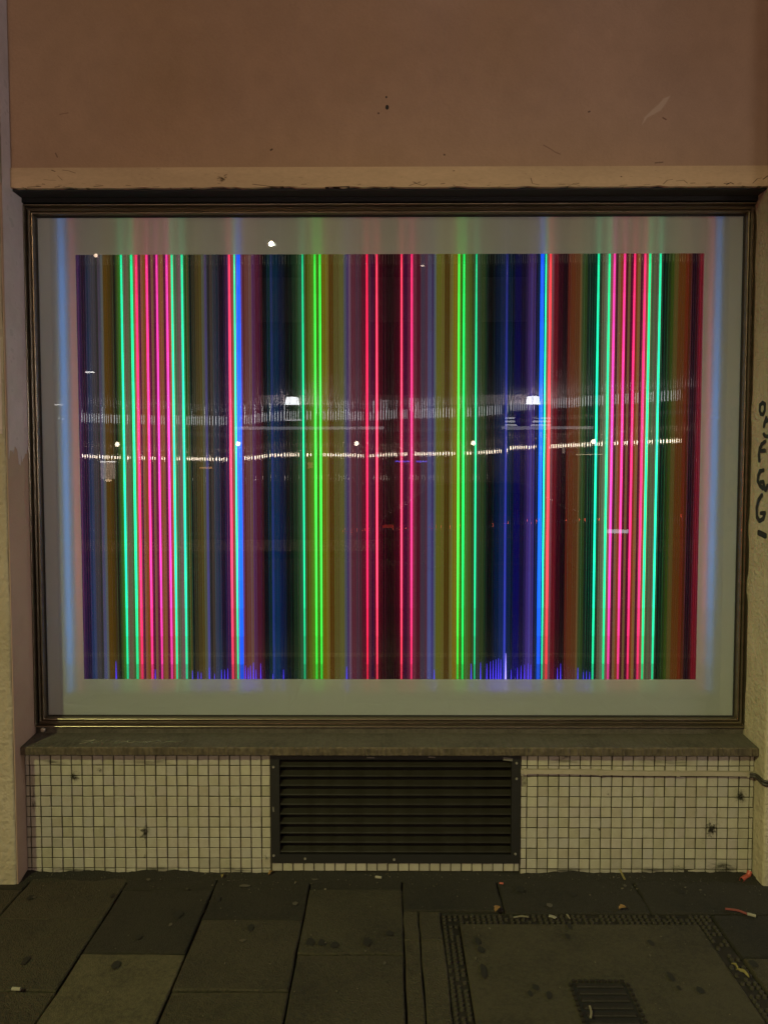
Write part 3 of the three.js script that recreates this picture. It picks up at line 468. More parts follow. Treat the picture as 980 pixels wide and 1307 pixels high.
// ================================================================ THE PAVEMENT
mesh('ground', (() => { const g = new THREE.PlaneGeometry(240, 240, 1, 1).rotateX(-Math.PI / 2).translate(0, -0.16, 60); return metres(g); })(), M.asphalt).userData = { label: 'asphalt street', kind: 'structure' };
const pave = new THREE.Group(); pave.name = numbered('pavement'); scene.add(pave); pave.userData = { label: 'dark worn stone pavement in front of the window', kind: 'structure' };
mesh('bed', box(-6, 6, -0.16, -0.014, -0.34, 3.30), M.dirt, pave);
mesh('kerb', box(-6, 6, -0.16, -0.002, 3.30, 3.45), M.cement, pave);
const slabMats = [];
for (let i = 0; i < 9; i++) { const k = rr(0.82, 1.2), g = rr(0.93, 1.0); slabMats.push(std([0.043 * k, 0.036 * k * (0.97 + 0.05 * rnd()), 0.0195 * k * g], { map: (() => { const t = stoneTone.clone(); t.offset.set(rnd(), rnd()); t.rotation = rr(0, 3); t.needsUpdate = true; return t; })(), bumpMap: stoneBump, bumpScale: 0.006, roughness: rr(0.85, 0.97) })); }
const slabDark = std([0.0175, 0.0145, 0.0085], { map: stoneTone, bumpMap: stoneBump, bumpScale: 0.003, roughness: 0.95 });
function roughSlab(w, h) { // worn outline: small steps along each side, rounded-off top edge; 62 triangles
  const out = [], n = 4, side = (ax, ay, bx, by, nx, ny) => { for (let i = 0; i < n; i++) { const t = i / n, j = i ? rr(-0.0035, 0.0015) : -0.002; out.push([ax + (bx - ax) * t + nx * j, ay + (by - ay) * t + ny * j]); } };
  const x = w / 2, y = h / 2; side(-x, -y, x, -y, 0, -1); side(x, -y, x, y, 1, 0); side(x, y, -x, y, 0, 1); side(-x, y, -x, -y, -1, 0);
  const P = [], I = [], m = out.length, b = 0.004; P.push(0, 0, 0);
  for (const [a, c] of out) P.push(a * (1 - b / x), c * (1 - b / y), 0); for (const [a, c] of out) P.push(a, c, -b); for (const [a, c] of out) P.push(a, c, -0.05);
  for (let i = 0; i < m; i++) { const k = (i + 1) % m; I.push(0, 1 + i, 1 + k); for (const o of [1, 1 + m]) I.push(o + i, o + m + i, o + m + k, o + i, o + m + k, o + k); }
  const g = new THREE.BufferGeometry(); g.setAttribute('position', new THREE.Float32BufferAttribute(P, 3)); g.setIndex(I); const f = g.toNonIndexed(); f.computeVertexNormals(); return f;
}
function slab(x0, x1, z0, z1, m, dy = rr(-0.002, 0.002), joint = 0.005) {
  if (x1 - x0 < 0.02 || z1 - z0 < 0.02) return;
  const g = roughSlab(x1 - x0 - joint, z1 - z0 - joint).rotateX(-Math.PI / 2), o = mesh('slab', metresAt(g, x0, z0), m ?? slabMats[Math.floor(rnd() * slabMats.length)], pave);
  o.position.set((x0 + x1) / 2, dy, (z0 + z1) / 2); o.rotation.set(rr(-1, 1) * 0.004, rr(-1, 1) * 0.004, rr(-1, 1) * 0.004); return o;
}
function metresAt(g, dx, dz) { metres(g); const uv = g.attributes.uv; for (let i = 0; i < uv.count; i++) uv.setXY(i, uv.getX(i) + dx, uv.getY(i) + dz); return g; }
const gx = (u, v) => onFloor(u, v).x, gz = (v) => onFloor(490, v).z;
const cols = [-2.45, -2.08, -1.72, gx(14, 1153), gx(88, 1241), gx(236, 1222), gx(375, 1238), gx(517, 1246)];
const rowA = [0.012, gz(1174), gz(1266), gz(1266) + 0.37, gz(1266) + 0.74, gz(1266) + 1.11, gz(1266) + 1.48, gz(1266) + 1.85, gz(1266) + 2.22, 3.29];
const rowB = [0.012, gz(1136), gz(1218), gz(1218) + 0.37, gz(1218) + 0.74, gz(1218) + 1.11, gz(1218) + 1.48, gz(1218) + 1.85, gz(1218) + 2.22, 3.29];
const pick = { '4_2': 1, '5_1': 0 };
for (let i = 0; i < cols.length - 1; i++) {
  const rows = i % 2 ? rowA : rowB;
  for (let j = 0; j < rows.length - 1; j++) {
    const m = (i === 4 && j === 1) || (j === 0 && i !== 3) ? slabDark : i === 4 && j === 2 ? (slabMats.light ??= std([0.072, 0.062, 0.034], { map: stoneTone, bumpMap: stoneBump, bumpScale: 0.002, roughness: 0.9 })) : undefined;
    slab(cols[i], cols[i + 1], rows[j], rows[j + 1], m, rr(-0.002, 0.002), (i === 4 || i === 5) && j > 0 ? 0.006 : i === 3 && j === 0 ? 0.001 : 0.003);
  }
}
{ // packed dirt along the foot of the wall
  const N = 220, P = [], I = [];
  for (let i = 0; i <= N; i++) { const x = XL - 0.0 + (XR - XL) * i / N, a = hash2(i, 5, 8), b = fbm(i / 9, 1, 64, 3, 15), h = 0.004 + 0.018 * b * b + 0.003 * a, w = 0.022 + 0.05 * b + 0.012 * a; P.push(x, h, -0.012, x, h * 0.9, 0.008, x, 0.006, w * 0.6, x, -0.004, w); if (i) for (let j = 0; j < 3; j++) { const k = (i - 1) * 4 + j, l = i * 4 + j; I.push(k, k + 1, l + 1, k, l + 1, l); } }
  const g = new THREE.BufferGeometry(); g.setAttribute('position', new THREE.Float32BufferAttribute(P, 3)); g.setIndex(I); g.computeVertexNormals(); mesh('packed_dirt', metres(g), M.dirt, pave);
}
// inspection cover with its studded rim, and the strips of paving cut round it
const CX0 = gx(562, 1200) + 0.012, CX1 = gx(905, 1168), CZ0 = gz(1166), CZ1 = CZ0 + 1.0, RIM = 0.062;
const sx0 = cols[cols.length - 1], sA = gx(540, 1250);
for (const [a, b] of [[sx0, sA], [sA, CX0]]) { slab(a, b, CZ0 - 0.02, 0.42, undefined, -0.001, 0.003); slab(a, b, 0.42, 0.86, undefined, 0.001, 0.003); slab(a, b, 0.86, 1.25, undefined, 0, 0.003); }
slab(sx0, sx0 + 0.36, 0.012, CZ0 - 0.02, slabDark, -0.001, 0.004); slab(sx0 + 0.36, CX1 - 0.2, 0.012, CZ0 - 0.004, slabDark, -0.0005, 0.003); slab(CX1 - 0.2, 1.62, 0.012, CZ0 - 0.004, slabDark, 0.0005, 0.003); slab(1.62, 2.45, 0.012, CZ0, undefined);
slab(CX1 + 0.004, 1.62, CZ0, gz(1221), slabDark, -0.001, 0.004); slab(CX1 + 0.004, 1.62, gz(1221), 0.85, undefined, 0.001); slab(CX1 + 0.004, 1.62, 0.85, 1.25, undefined); slab(1.62, 2.45, CZ0, 0.75); slab(1.62, 2.45, 0.75, 1.25);
for (let i = 0; i < 7; i++) for (let j = 0; j < 5; j++) slab(sx0 + 0.345 * i, sx0 + 0.345 * (i + 1), 1.25 + 0.41 * j, Math.min(3.29, 1.25 + 0.41 * (j + 1)));
{
  const t = thing('inspection_cover', 'concrete filled inspection cover with a studded iron rim', 'manhole cover', [0, 0, 0]);
  const cv = 0.0015;
  mesh('infill', bevelBox(CX1 - CX0 - 2 * RIM, CZ1 - CZ0 - 2 * RIM, 0.04, 0.003).rotateX(-Math.PI / 2).translate((CX0 + CX1) / 2, 0.001, (CZ0 + CZ1) / 2), (M.infill), t);
  metres(t.children[0].geometry);
  const rim = [[CX0, CX1, CZ0, CZ0 + RIM - 0.004], [CX0, CX1, CZ1 - RIM + 0.004, CZ1], [CX0, CX0 + RIM - 0.004, CZ0 + RIM, CZ1 - RIM], [CX1 - RIM + 0.004, CX1, CZ0 + RIM, CZ1 - RIM]];
  for (const [a, b, c, d] of rim) {
    const r = mesh('rim', box(a, b, -0.03, -0.007, c, d), M.iron, t);
    const w = b - a, h = d - c, across = w > h, n = Math.round((across ? w : h) / 0.0195), rows = 3, gs = [];
    for (let i = 0; i < n; i++) for (let j = 0; j < rows; j++) {
      const s = (i + 0.5) / n, q = (j + 0.5) / rows, x = across ? a + w * s : a + w * q, z = across ? c + h * q : c + h * s;
      if (hash2(i, j, Math.round(a * 100)) < (a > CX1 - 0.1 ? 0.45 : 0.14)) continue;
      gs.push(new THREE.CylinderGeometry(0.0058, 0.0072, 0.008, 6).translate(x, -0.0035 + rr(-0.0008, 0.0006), z));
    }
    const st = mesh('stud', metres(mergeGeometries(gs)), M.stud, r); st.userData.kind = 'stuff';
  }
  // lifting recess with ribs
  const kx0 = gx(729, 1256), kx1 = gx(797, 1256), kz0 = gz(1255);
  const rec = mesh('lifting_recess', box(kx0, kx1, -0.004, 0.0022, kz0, kz0 + 0.22), M.black, t);
  for (let k = 0; k < 7; k++) mesh('rib', bevelBox(kx1 - kx0 - 0.02, 0.016, 0.006, 0.002).rotateX(-Math.PI / 2).translate((kx0 + kx1) / 2, 0.0075, kz0 + 0.016 + k * 0.031), M.iron, rec);
  const gs = []; for (let k = 0; k < 9; k++) gs.push(new THREE.BoxGeometry(0.011, 0.006, 0.008).translate(kx0 + 0.008 + k * (kx1 - kx0 - 0.016) / 8, 0.005, kz0 - 0.006)); for (let k = 0; k < 10; k++) for (const x of [kx0 - 0.006, kx1 + 0.006]) gs.push(new THREE.BoxGeometry(0.008, 0.006, 0.011).translate(x, 0.005, kz0 + 0.01 + k * 0.022));
  mesh('stud', metres(mergeGeometries(gs)), M.iron, rec).userData.kind = 'stuff';
}
{ // chewing gum, oil spots
  const spot = (u, v, w, h, a) => { const p = onFloor(u, v), s = (DIST - p.z) / F; const N = 11, S = new THREE.Shape(); for (let i = 0; i < N; i++) { const t = i / N * 6.283, r = rr(0.7, 1.15); S[i ? 'lineTo' : 'moveTo'](Math.cos(t) * w * s / 2 * r, Math.sin(t) * h * s * 1.1 * r); } const m = mesh('gum_spot', new THREE.ShapeGeometry(S).rotateX(-Math.PI / 2), a > 0.5 ? gumDark : gumPale, pave); m.position.set(p.x, 0.0055, p.z); };
  var gumDark = std([0.008, 0.007, 0.005]), gumPale = std([0.07, 0.06, 0.045]);
  for (const q of [[148, 1234, 12, 8, 1], [228, 1169, 13, 7, 1], [33, 1228, 9, 9, 1], [177, 1198, 10, 5, 1], [279, 1149, 8, 5, 1], [320, 1186, 10, 8, 1], [39, 1147, 8, 6, 1], [143, 1145, 5, 6, 1], [396, 1204, 12, 8, 1], [411, 1205, 10, 7, 1], [427, 1208, 12, 6, 1], [468, 1204, 11, 10, 1], [497, 1193, 11, 6, 1], [610, 1203, 9, 8, 1], [614, 1214, 11, 6, 1], [617, 1242, 9, 14, 1], [683, 1262, 10, 6, 1], [676, 1270, 8, 5, 1], [700, 1272, 9, 8, 1], [856, 1249, 10, 10, 1], [893, 1266, 10, 7, 1], [866, 1263, 6, 5, 1], [727, 1184, 6, 8, 1], [724, 1197, 6, 6, 1], [830, 1205, 8, 6, 1], [961, 1232, 12, 8, 1], [664, 1137, 12, 8, 1], [731, 1143, 8, 5, 1], [868, 1139, 10, 6, 1], [701, 1157, 8, 5, 0], [491, 1231, 4, 3, 0], [607, 1225, 3, 3, 0], [829, 1221, 3, 3, 0], [218, 1182, 5, 4, 0], [43, 1147, 6, 2, 0], [310, 1202, 8, 3, 0], [797, 1132, 5, 3, 0], [312, 1132, 16, 3, 0], [190, 1124, 6, 3, 0], [402, 1124, 10, 3, 0], [377, 1155, 7, 4, 0]]) spot(...q);
}
{ // loose grit gathered along the foot of the wall, in the joints and on the slabs
  const N = 900, g = new THREE.InstancedMesh(new THREE.IcosahedronGeometry(1, 0), std([0.5, 0.5, 0.5], { roughness: 0.95 }), N), m = new THREE.Matrix4(), q = new THREE.Quaternion(), c = new THREE.Color();
  for (let i = 0; i < N; i++) { const wall = rnd() < 0.5, x = rr(-1.4, 1.4), z = wall ? 0.012 + Math.pow(rnd(), 2.2) * 0.14 : rr(0.03, 1.3), r = rr(0.0008, 0.0022) * (rnd() < 0.1 ? 1.7 : 1), t = rr(0.02, 0.11); q.setFromEuler(new THREE.Euler(rr(0, 6), rr(0, 6), rr(0, 6))); m.compose(V(x, 0.004 + r * 0.5 + (wall ? 0.006 * Math.exp(-z / 0.03) : 0), z), q, V(r, r * 0.6, r * rr(0.8, 1.8))); g.setMatrixAt(i, m); g.setColorAt(i, c.setRGB(t * 2.2, t * 1.9, t * 1.3)); }
  g.name = 'grit'; g.castShadow = g.receiveShadow = true; g.userData.kind = 'stuff'; pave.add(g);
}
// ---------------------------------------------------------------- litter
{
  const at = (u, v, y = 0.006) => { const p = onFloor(u, v); return [p.x, y, p.z]; };
  const strip = (pts, w, mat, name, label, cat) => { const P = pts.map(([u, v, y]) => V(...at(u, v, y ?? 0.008))), c = new THREE.CatmullRomCurve3(P), n = 14, A = [], I = []; for (let i = 0; i <= n; i++) { const p = c.getPoint(i / n), t = c.getTangent(i / n), s = V(-t.z, 0, t.x).normalize().multiplyScalar(w / 2); for (const [k, y] of [[1, 0], [1, 0.002], [-1, 0.002], [-1, 0]]) A.push(p.x + s.x * k, p.y + y, p.z + s.z * k); if (i) for (let j = 0; j < 4; j++) { const a = (i - 1) * 4 + j, b = i * 4 + j, a2 = (i - 1) * 4 + (j + 1) % 4, b2 = i * 4 + (j + 1) % 4; I.push(a, b, b2, a, b2, a2); } } const g = new THREE.BufferGeometry(); g.setAttribute('position', new THREE.Float32BufferAttribute(A, 3)); g.setIndex(I); const q = g.toNonIndexed(); q.computeVertexNormals(); return tag(mesh(name, metres(q), mat), label, cat); };
  const red = std([0.42, 0.085, 0.06], { roughness: 0.5 }), white = std([0.24, 0.22, 0.17]), leafA = std([0.22, 0.12, 0.04]), leafB = std([0.19, 0.155, 0.05]);
  { // orange-red plastic strip leaning in the corner
    const P = [onZ(956.5, 1112, 0.012), onZ(954, 1121, 0.018), onZ(950, 1127, 0.03), onZ(945.5, 1130, 0.05)].map((p) => V(p.x, Math.max(p.y, 0.008), p.z)), c = new THREE.CatmullRomCurve3(P), g = new THREE.TubeGeometry(c, 16, 0.009, 6).scale(1, 1, 1);
    tag(mesh('plastic_strip', g, red), 'bent orange-red plastic strip lying in the right corner by the pier', 'litter');
  }
  const st = strip([[925, 1163, 0.008], [940, 1166, 0.011], [953, 1169.5, 0.008]], 0.011, std([0.21, 0.05, 0.04], { roughness: 0.5 }), 'plastic_stick', 'red plastic stick with a white end on the dark paving at right', 'litter');
  { const a = at(953, 1169.5, 0.009), b = at(964, 1172, 0.008), c = new THREE.CatmullRomCurve3([V(...a), V(...b)]); mesh('white_end', new THREE.TubeGeometry(c, 4, 0.0055, 6), white, st); }
  const leaf = (u, v, L, W, rot, mat, label) => { const P = [], I = [], n = 6; for (let i = 0; i <= n; i++) { const s = i / n, w = W * Math.sin(Math.PI * Math.min(0.97, s * 0.94 + 0.03)) * (1 + 0.25 * Math.sin(i * 2.3)), y = 0.004 + 0.010 * Math.sin(s * 3.1) * (0.5 + 0.5 * rnd()); P.push((s - 0.5) * L, y + 0.004, -w / 2, (s - 0.5) * L, y, 0, (s - 0.5) * L, y + 0.005, w / 2); if (i) for (let j = 0; j < 2; j++) { const a = (i - 1) * 3 + j, b = i * 3 + j; I.push(a, a + 1, b + 1, a, b + 1, b); } } const g = new THREE.BufferGeometry(); g.setAttribute('position', new THREE.Float32BufferAttribute(P, 3)); g.setIndex(I); g.computeVertexNormals(); const o = tag(mesh('dry_leaf', g, mat), label, 'leaf'); o.position.set(...at(u, v, 0.004)); o.rotation.y = rot; return o; };
  leaf(634, 1164, 0.040, 0.020, 1.1, leafA, 'curled brown leaf on the cover rim near its left corner'); leaf(794, 1163, 0.030, 0.024, 0.3, leafA, 'small brown leaf on the far rim of the cover, right of middle'); leaf(947, 1247, 0.045, 0.016, 2.1, leafB, 'yellow-green leaf beside the right rim of the cover'); leaf(346, 1118, 0.028, 0.016, 0.9, leafA, 'tiny brown leaf against the tiles at the left foot of the vent'); leaf(284, 1122, 0.02, 0.012, 1.6, leafB, 'tiny yellow leaf at the foot of the left tiles'); leaf(937, 1238, 0.03, 0.010, 1.9, leafB, 'narrow olive leaf just above the yellow-green one by the cover');
  strip([[788, 1113, 0.03], [793, 1119, 0.012], [797, 1125, 0.006]], 0.007, leafB, 'twig', 'thin pale twig standing against the right tiles', 'twig');
  strip([[700, 1172], [705, 1173], [709, 1175]], 0.012, white, 'paper_scrap', 'white scrap of paper on the far rim of the cover', 'litter');
  strip([[655, 1174], [665, 1172.5], [674, 1173.5]], 0.006, std([0.17, 0.15, 0.1]), 'straw', 'flattened pale straw on the far rim of the cover', 'litter');
  strip([[723, 1170], [727, 1176]], 0.005, std([0.16, 0.14, 0.09]), 'twig', 'short pale twig lying across the far rim of the cover', 'twig');
  { const a = at(16, 1266.5, 0.011), b = at(27, 1267, 0.011), c = new THREE.CatmullRomCurve3([V(...a), V(...b)]); tag(mesh('cigarette_end', new THREE.TubeGeometry(c, 4, 0.0055, 8), white), 'white cigarette end in a paving joint at the lower left', 'cigarette end'); }
  { const a = at(479, 1121.5, 0.007), b = at(487, 1122.3, 0.007), c = new THREE.CatmullRomCurve3([V(...a), V(...b)]); tag(mesh('cigarette_end', new THREE.TubeGeometry(c, 4, 0.005, 8), white), 'pale cigarette end at the foot of the tiles below the vent', 'cigarette end'); }
  strip([[637, 1130], [642, 1130.5]], 0.009, std([0.5, 0.12, 0.08]), 'plastic_scrap', 'tiny red plastic scrap on the dark paving below the right edge of the vent', 'litter');
  strip([[752, 1291], [754, 1299], [753, 1307]].map(([u, v]) => [u, v, 0.016]), 0.006, std([0.16, 0.14, 0.09]), 'twig', 'curved pale twig lying over the ribbed lifting recess of the cover', 'twig');
}

// ================================================================ ACROSS THE STREET (seen only as reflections)
const FAR = 14.6;
const stucco = std([0.30, 0.27, 0.25], { map: pierTone, roughness: 0.9 }), darkGlass = std([0.015, 0.016, 0.02], { roughness: 0.55 }), trim = std([0.26, 0.235, 0.215]);
{
  const b = thing('building', 'stuccoed building across the street, reflected in the clear part of the window', 'building');
  const X0 = -16, X1 = 16, H = 13, sh = 3.05;
  mesh('wall', box(X0, X1, sh, H, FAR, FAR + 0.4), stucco, b);
  mesh('shop_front', box(X0, X1, -0.16, sh, FAR + 0.5, FAR + 0.7), std([0.05, 0.045, 0.045]), b);
  mesh('canopy', box(X0, X1, sh - 0.22, sh, FAR - 0.9, FAR + 0.5), std([0.10, 0.095, 0.09]), b);
  mesh('cornice', box(X0, X1, 5.10, 5.2, FAR - 0.07, FAR - 0.001), trim, b);
  mesh('cornice', box(X0, X1, 5.72, 5.8, FAR - 0.06, FAR - 0.001), trim, b);
  for (let f = 0; f < 3; f++) for (let k = -6; k <= 6; k++) {
    const x = -2.45 + k * 2.55, y0 = [3.35, 6.0, 8.9][f], y1 = y0 + [1.65, 2.0, 2.0][f], w = mesh('window', box(x - 0.52, x + 0.52, y0, y1, FAR - 0.012, FAR - 0.002), darkGlass, b);
    mesh('frame', mergeGeometries([box(x - 0.58, x - 0.52, y0 - 0.06, y1 + 0.06, FAR - 0.05, FAR - 0.001), box(x + 0.52, x + 0.58, y0 - 0.06, y1 + 0.06, FAR - 0.05, FAR - 0.001), box(x - 0.52, x + 0.52, y1, y1 + 0.06, FAR - 0.05, FAR - 0.001), box(x - 0.52, x + 0.52, y0 - 0.06, y0, FAR - 0.05, FAR - 0.001), box(x - 0.025, x + 0.025, y0, y1, FAR - 0.04, FAR - 0.013)]), trim, w);
  }
}
tag(mesh('far_pavement', box(-40, 40, -0.16, -0.02, FAR - 2.2, FAR + 0.5), M.cement), undefined, undefined, undefined, 'structure').userData = { label: 'pavement across the street', kind: 'structure' };
function bulbLight(parent, pos, c, power, radius) { const l = new THREE.PointLight(new THREE.Color().setRGB(...c), power / EXPOSURE, 0, 2); l.position.copy(pos); l.castShadow = true; l.shadow.radius = radius / 0.02; l.name = 'bulb_light'; parent.add(l); return l; }
const which = ['leftmost', 'second from left', 'middle', 'second from right', 'rightmost'];
[[150, 567], [304, 566.5], [455, 566], [604, 565.5], [757, 563.5]].forEach(([u, v], i) => {
  const p = mirrored(u, v, FAR - 1.05), t = thing('canopy_lamp', `${which[i]} of five warm round lamps reflected in a row across the coloured tubes`, 'lamp', p.toArray(), 'warm lamps under the canopy across the street');
  mesh('globe', new THREE.SphereGeometry(0.048, 20, 14), glow([1.0, 0.80, 0.60], 22), t);
  mesh('holder', new THREE.CylinderGeometry(0.035, 0.035, 0.05, 12).translate(0, 0.075, 0), M.black, t);
  const up = 2.83 - p.y - 0.1; mesh('stem', new THREE.CylinderGeometry(0.01, 0.01, up, 8).translate(0, 0.1 + up / 2, 0), M.black, t);
  mesh('ceiling_rose', new THREE.CylinderGeometry(0.05, 0.05, 0.02, 14).translate(0, 2.82 - p.y, 0), M.black, t);
  bulbLight(t, V(0, 0, 0), GLOBE.color, GLOBE.power, 0.045);
});
[[373, 515, 'white lantern in a wire cage reflected left of the middle'], [680, 514, 'bright white lantern reflected above the round sign']].forEach(([u, v, label]) => {
  const p = mirrored(u, v, FAR - 0.55), t = thing('wall_lantern', label, 'lantern', p.toArray(), 'white lanterns on the facade across the street');
  mesh('diffuser', new THREE.CylinderGeometry(0.13, 0.19, 0.27, 16), glow([0.95, 0.97, 1.0], 14), t);
  mesh('cap', new THREE.ConeGeometry(0.19, 0.08, 16).translate(0, 0.18, 0), M.black, t);
  for (let k = 0; k < 4; k++) mesh('cage_ring', new THREE.TorusGeometry(0.17, 0.006, 6, 24).rotateX(Math.PI / 2).translate(0, -0.13 - k * 0.07, 0), trim, t);
  for (let k = 0; k < 6; k++) mesh('cage_bar', new THREE.CylinderGeometry(0.005, 0.005, 0.5, 6).translate(Math.cos(k * 1.047 + 0.3) * 0.17, -0.1, Math.sin(k * 1.047 + 0.3) * 0.17), trim, t);
  mesh('arm', box(-0.015, 0.015, 0.20, 0.23, 0, 0.55), M.black, t);
  bulbLight(t, V(0, 0, 0), LANTERN.color, LANTERN.power, 0.11);
});
for (const [u0, u1, v0, v1, n, label] of [[364, 385, 521, 536, 4, 'pale blind of thin bars lit by the white lantern reflected left of the middle'], [644, 702, 520, 547, 7, 'pale blind of thin bars behind the round sign, lit by the right white lantern']]) {
  const a = mirrored(u0, v0, FAR - 0.05), b = mirrored(u1, v1, FAR - 0.05), t = thing('lit_blind', label, 'blind', [(a.x + b.x) / 2, (a.y + b.y) / 2, FAR - 0.05], 'lit blinds across the street');
  const w = Math.abs(a.x - b.x), h = a.y - b.y; for (let k = 0; k < n; k++) mesh('bar', box(-w / 2, w / 2, -0.020, 0.020, -0.02, 0).translate(0, h / 2 - h * k / (n - 1), 0), glow([0.9, 0.92, 1.0], 4.2 - 2.4 * k / n), t);
  mesh('side_rail', box(-w / 2 - 0.03, -w / 2, -h / 2 - 0.03, h / 2 + 0.03, -0.03, 0.02), M.black, t); mesh('side_rail', box(w / 2, w / 2 + 0.03, -h / 2 - 0.03, h / 2 + 0.03, -0.03, 0.02), M.black, t);
}
{ // round sign
  const p = mirrored(668, 536, FAR - 0.9), t = thing('round_sign', 'dark blue round sign hanging across the street, reflected beside the violet strips', 'sign', p.toArray());
  mesh('disc', new THREE.CylinderGeometry(0.19, 0.19, 0.03, 32).rotateX(Math.PI / 2), std([0.02, 0.015, 0.06]), t);
  mesh('bracket', box(-0.01, 0.01, 0.19, 0.24, 0, 0.9), M.black, t);
}
{ // lit panel
  const p = mirrored(138, 600, FAR - 0.3), t = thing('lit_shop_sign', 'pale square lit panel across the street, reflected at the left of the strips', 'lit sign', p.toArray());
  mesh('face', box(-0.165, 0.165, -0.20, 0.17, 0, 0.02), glow([0.95, 0.86, 0.80], 0.9), t); mesh('top_tube', box(-0.165, 0.165, 0.175, 0.205, -0.02, 0.02), glow([1, 0.97, 0.92], 7), t); mesh('foot_lamp', new THREE.SphereGeometry(0.05, 12, 8).scale(1.6, 0.6, 0.6).translate(0, -0.235, 0), glow([1, 0.72, 0.45], 5), t);
  mesh('casing', box(-0.19, 0.19, -0.24, 0.24, 0.0205, 0.12), M.black, t);
}
{ // tube light under the canopy edge (pale horizontal bar)
  const p0 = mirrored(300, 546.5, FAR - 0.93), p1 = mirrored(490, 546.5, FAR - 0.93), p2 = mirrored(640, 546, FAR - 0.93), p3 = mirrored(757, 546, FAR - 0.93);
  const a = tag(mesh('strip_light', box(p1.x < p0.x ? p1.x : p0.x, p1.x < p0.x ? p0.x : p1.x, p0.y - 0.03, p0.y + 0.03, FAR - 0.96, FAR - 0.925), glow([0.9, 0.9, 1.0], 1.1)), 'long pale strip light on the canopy edge, left one of two reflected', 'strip light', 'strip lights on the canopy edge');
  const b = tag(mesh('strip_light', box(p2.x, p3.x, p2.y - 0.03, p2.y + 0.03, FAR - 0.96, FAR - 0.925), glow([0.9, 0.9, 1.0], 1.1)), 'long pale strip light on the canopy edge, right one of two reflected', 'strip light', 'strip lights on the canopy edge');
}
for (const [u0, u1, v, label] of [[504.5, 523.5, 589, 'left and longer of two blue lit dashes reflected by the red tubes'], [531, 545, 589, 'right and shorter of two blue lit dashes reflected by the red tubes']]) {
  const a = mirrored(u0, v, FAR + 0.1), b = mirrored(u1, v, FAR + 0.1);
  tag(mesh('neon_sign', box(a.x, b.x, a.y - 0.016, a.y + 0.016, FAR + 0.1, FAR + 0.13), glow([0.12, 0.12, 1.0], 5)), label, 'neon sign', 'blue neon dashes');
}
// small lit things high up and in the shop windows
for (const [u, v, w, h, c, k, z, name, label] of [[115, 475, 0.20, 0.03, [1, 0.97, 0.9], 9, FAR - 0.06, 'strip_lamp', 'short white strip lamp reflected at the upper left of the strips'], [347, 312, 0.15, 0.05, [1, 0.98, 0.88], 16, FAR - 0.9, 'floodlight', 'small white floodlight reflected on the frosted glass above the clear part'], [122.5, 326, 0.07, 0.07, [1, 0.72, 0.5], 14, FAR - 0.06, 'wall_lamp', 'tiny warm lamp reflected at the top left corner of the clear part'], [539, 339, 0.09, 0.03, [1, 0.8, 0.62], 8, FAR - 0.06, 'window_lamp', 'tiny warm lamp reflected near the top, right of the middle'],
  [263, 597, 0.28, 0.04, [1, 0.5, 0.2], 2.2, FAR + 0.3, 'shelf_lamp', 'orange shelf light in a shop across the street, reflected by the left strips'], [396, 594, 0.12, 0.14, [1, 0.45, 0.25], 1.0, FAR + 0.3, 'shop_lantern', 'dim orange lantern in a shop across the street, reflected by the green tubes'], [752, 580, 0.62, 0.022, [1, 0.85, 0.6], 2.5, FAR + 0.3, 'shelf_light', 'thin warm shelf light reflected below the rightmost warm lamp'], [719, 575, 0.06, 0.12, [1, 0.8, 0.65], 1.2, FAR + 0.3, 'window_light', 'narrow warm window light reflected right of the scarlet tube'],
  [74, 522, 0.22, 0.14, [1, 0.98, 0.95], 1.2, FAR - 0.1, 'sparkle_light', 'cluster of tiny white lights reflected on the frosted glass at left']]) {
  const p = mirrored(u, v, z), o = thing(name, label, 'lamp', p.toArray());
  if (name === 'sparkle_light') { for (let i = 0; i < 26; i++) { const m = mesh('bulb', new THREE.SphereGeometry(0.012, 6, 5), i % 3 ? glowSmall() : glowSmall(), o); m.position.set(rr(-0.13, 0.13), rr(-0.36, 0.06) * rr(0.3, 1), 0); } mesh('panel', box(-0.12, 0.12, 0.04, 0.10, -0.01, 0.01), glow(c, 8), o); }
  else { mesh('lit_face', box(-w / 2, w / 2, -h / 2, h / 2, 0, 0.02), glow(c, k), o); if (name === 'floodlight') { const l = new THREE.SpotLight(new THREE.Color().setRGB(...FLOOD.color), FLOOD.power / EXPOSURE, 0, 13 * Math.PI / 180, 1, 2); l.position.set(p.x, p.y, p.z - 0.04); l.target.position.set(-0.1, 2.2, 0); l.shadow.radius = 2; l.castShadow = true; l.name = 'floodlight_beam'; scene.add(l, l.target); } mesh('housing', box(-w / 2 - 0.012, w / 2 + 0.012, -h / 2 - 0.012, h / 2 + 0.012, 0.0205, 0.055), M.black, o); }
}
function glowSmall() { return glowSmall.m ??= glow([1, 0.98, 0.95], 7); }

// lamps to either side of the window, beyond the frame: each upright glass rod shows them as a small dash, so that they draw dotted rows across the strips
function sideLamp(name, at, len, tall, c, k, label, group) {
  const dir = V(-at[0], 0, -0.2 - at[2]).normalize(), o = thing(name, label, 'lamp', at, group); o.rotation.y = Math.atan2(dir.x, dir.z);
  mesh('lit_face', box(-len / 2, len / 2, -tall / 2, tall / 2, -0.01, 0.01), glow(c, k), o);
  mesh('housing', box(-len / 2 - 0.03, len / 2 + 0.03, -tall / 2 - 0.03, tall / 2 + 0.03, -0.07, -0.0105), M.black, o);
  mesh('post', box(-0.03, 0.03, -at[1] - 0.16, -tall / 2 - 0.03, -0.06, -0.02), M.black, o);
  return o;
}
sideLamp('awning_light', [4.9, 1.80, 4.2], 1.7, 0.035, [1.0, 0.80, 0.62], 130, 'long warm light to the right, drawing the warm dotted row across all strips');
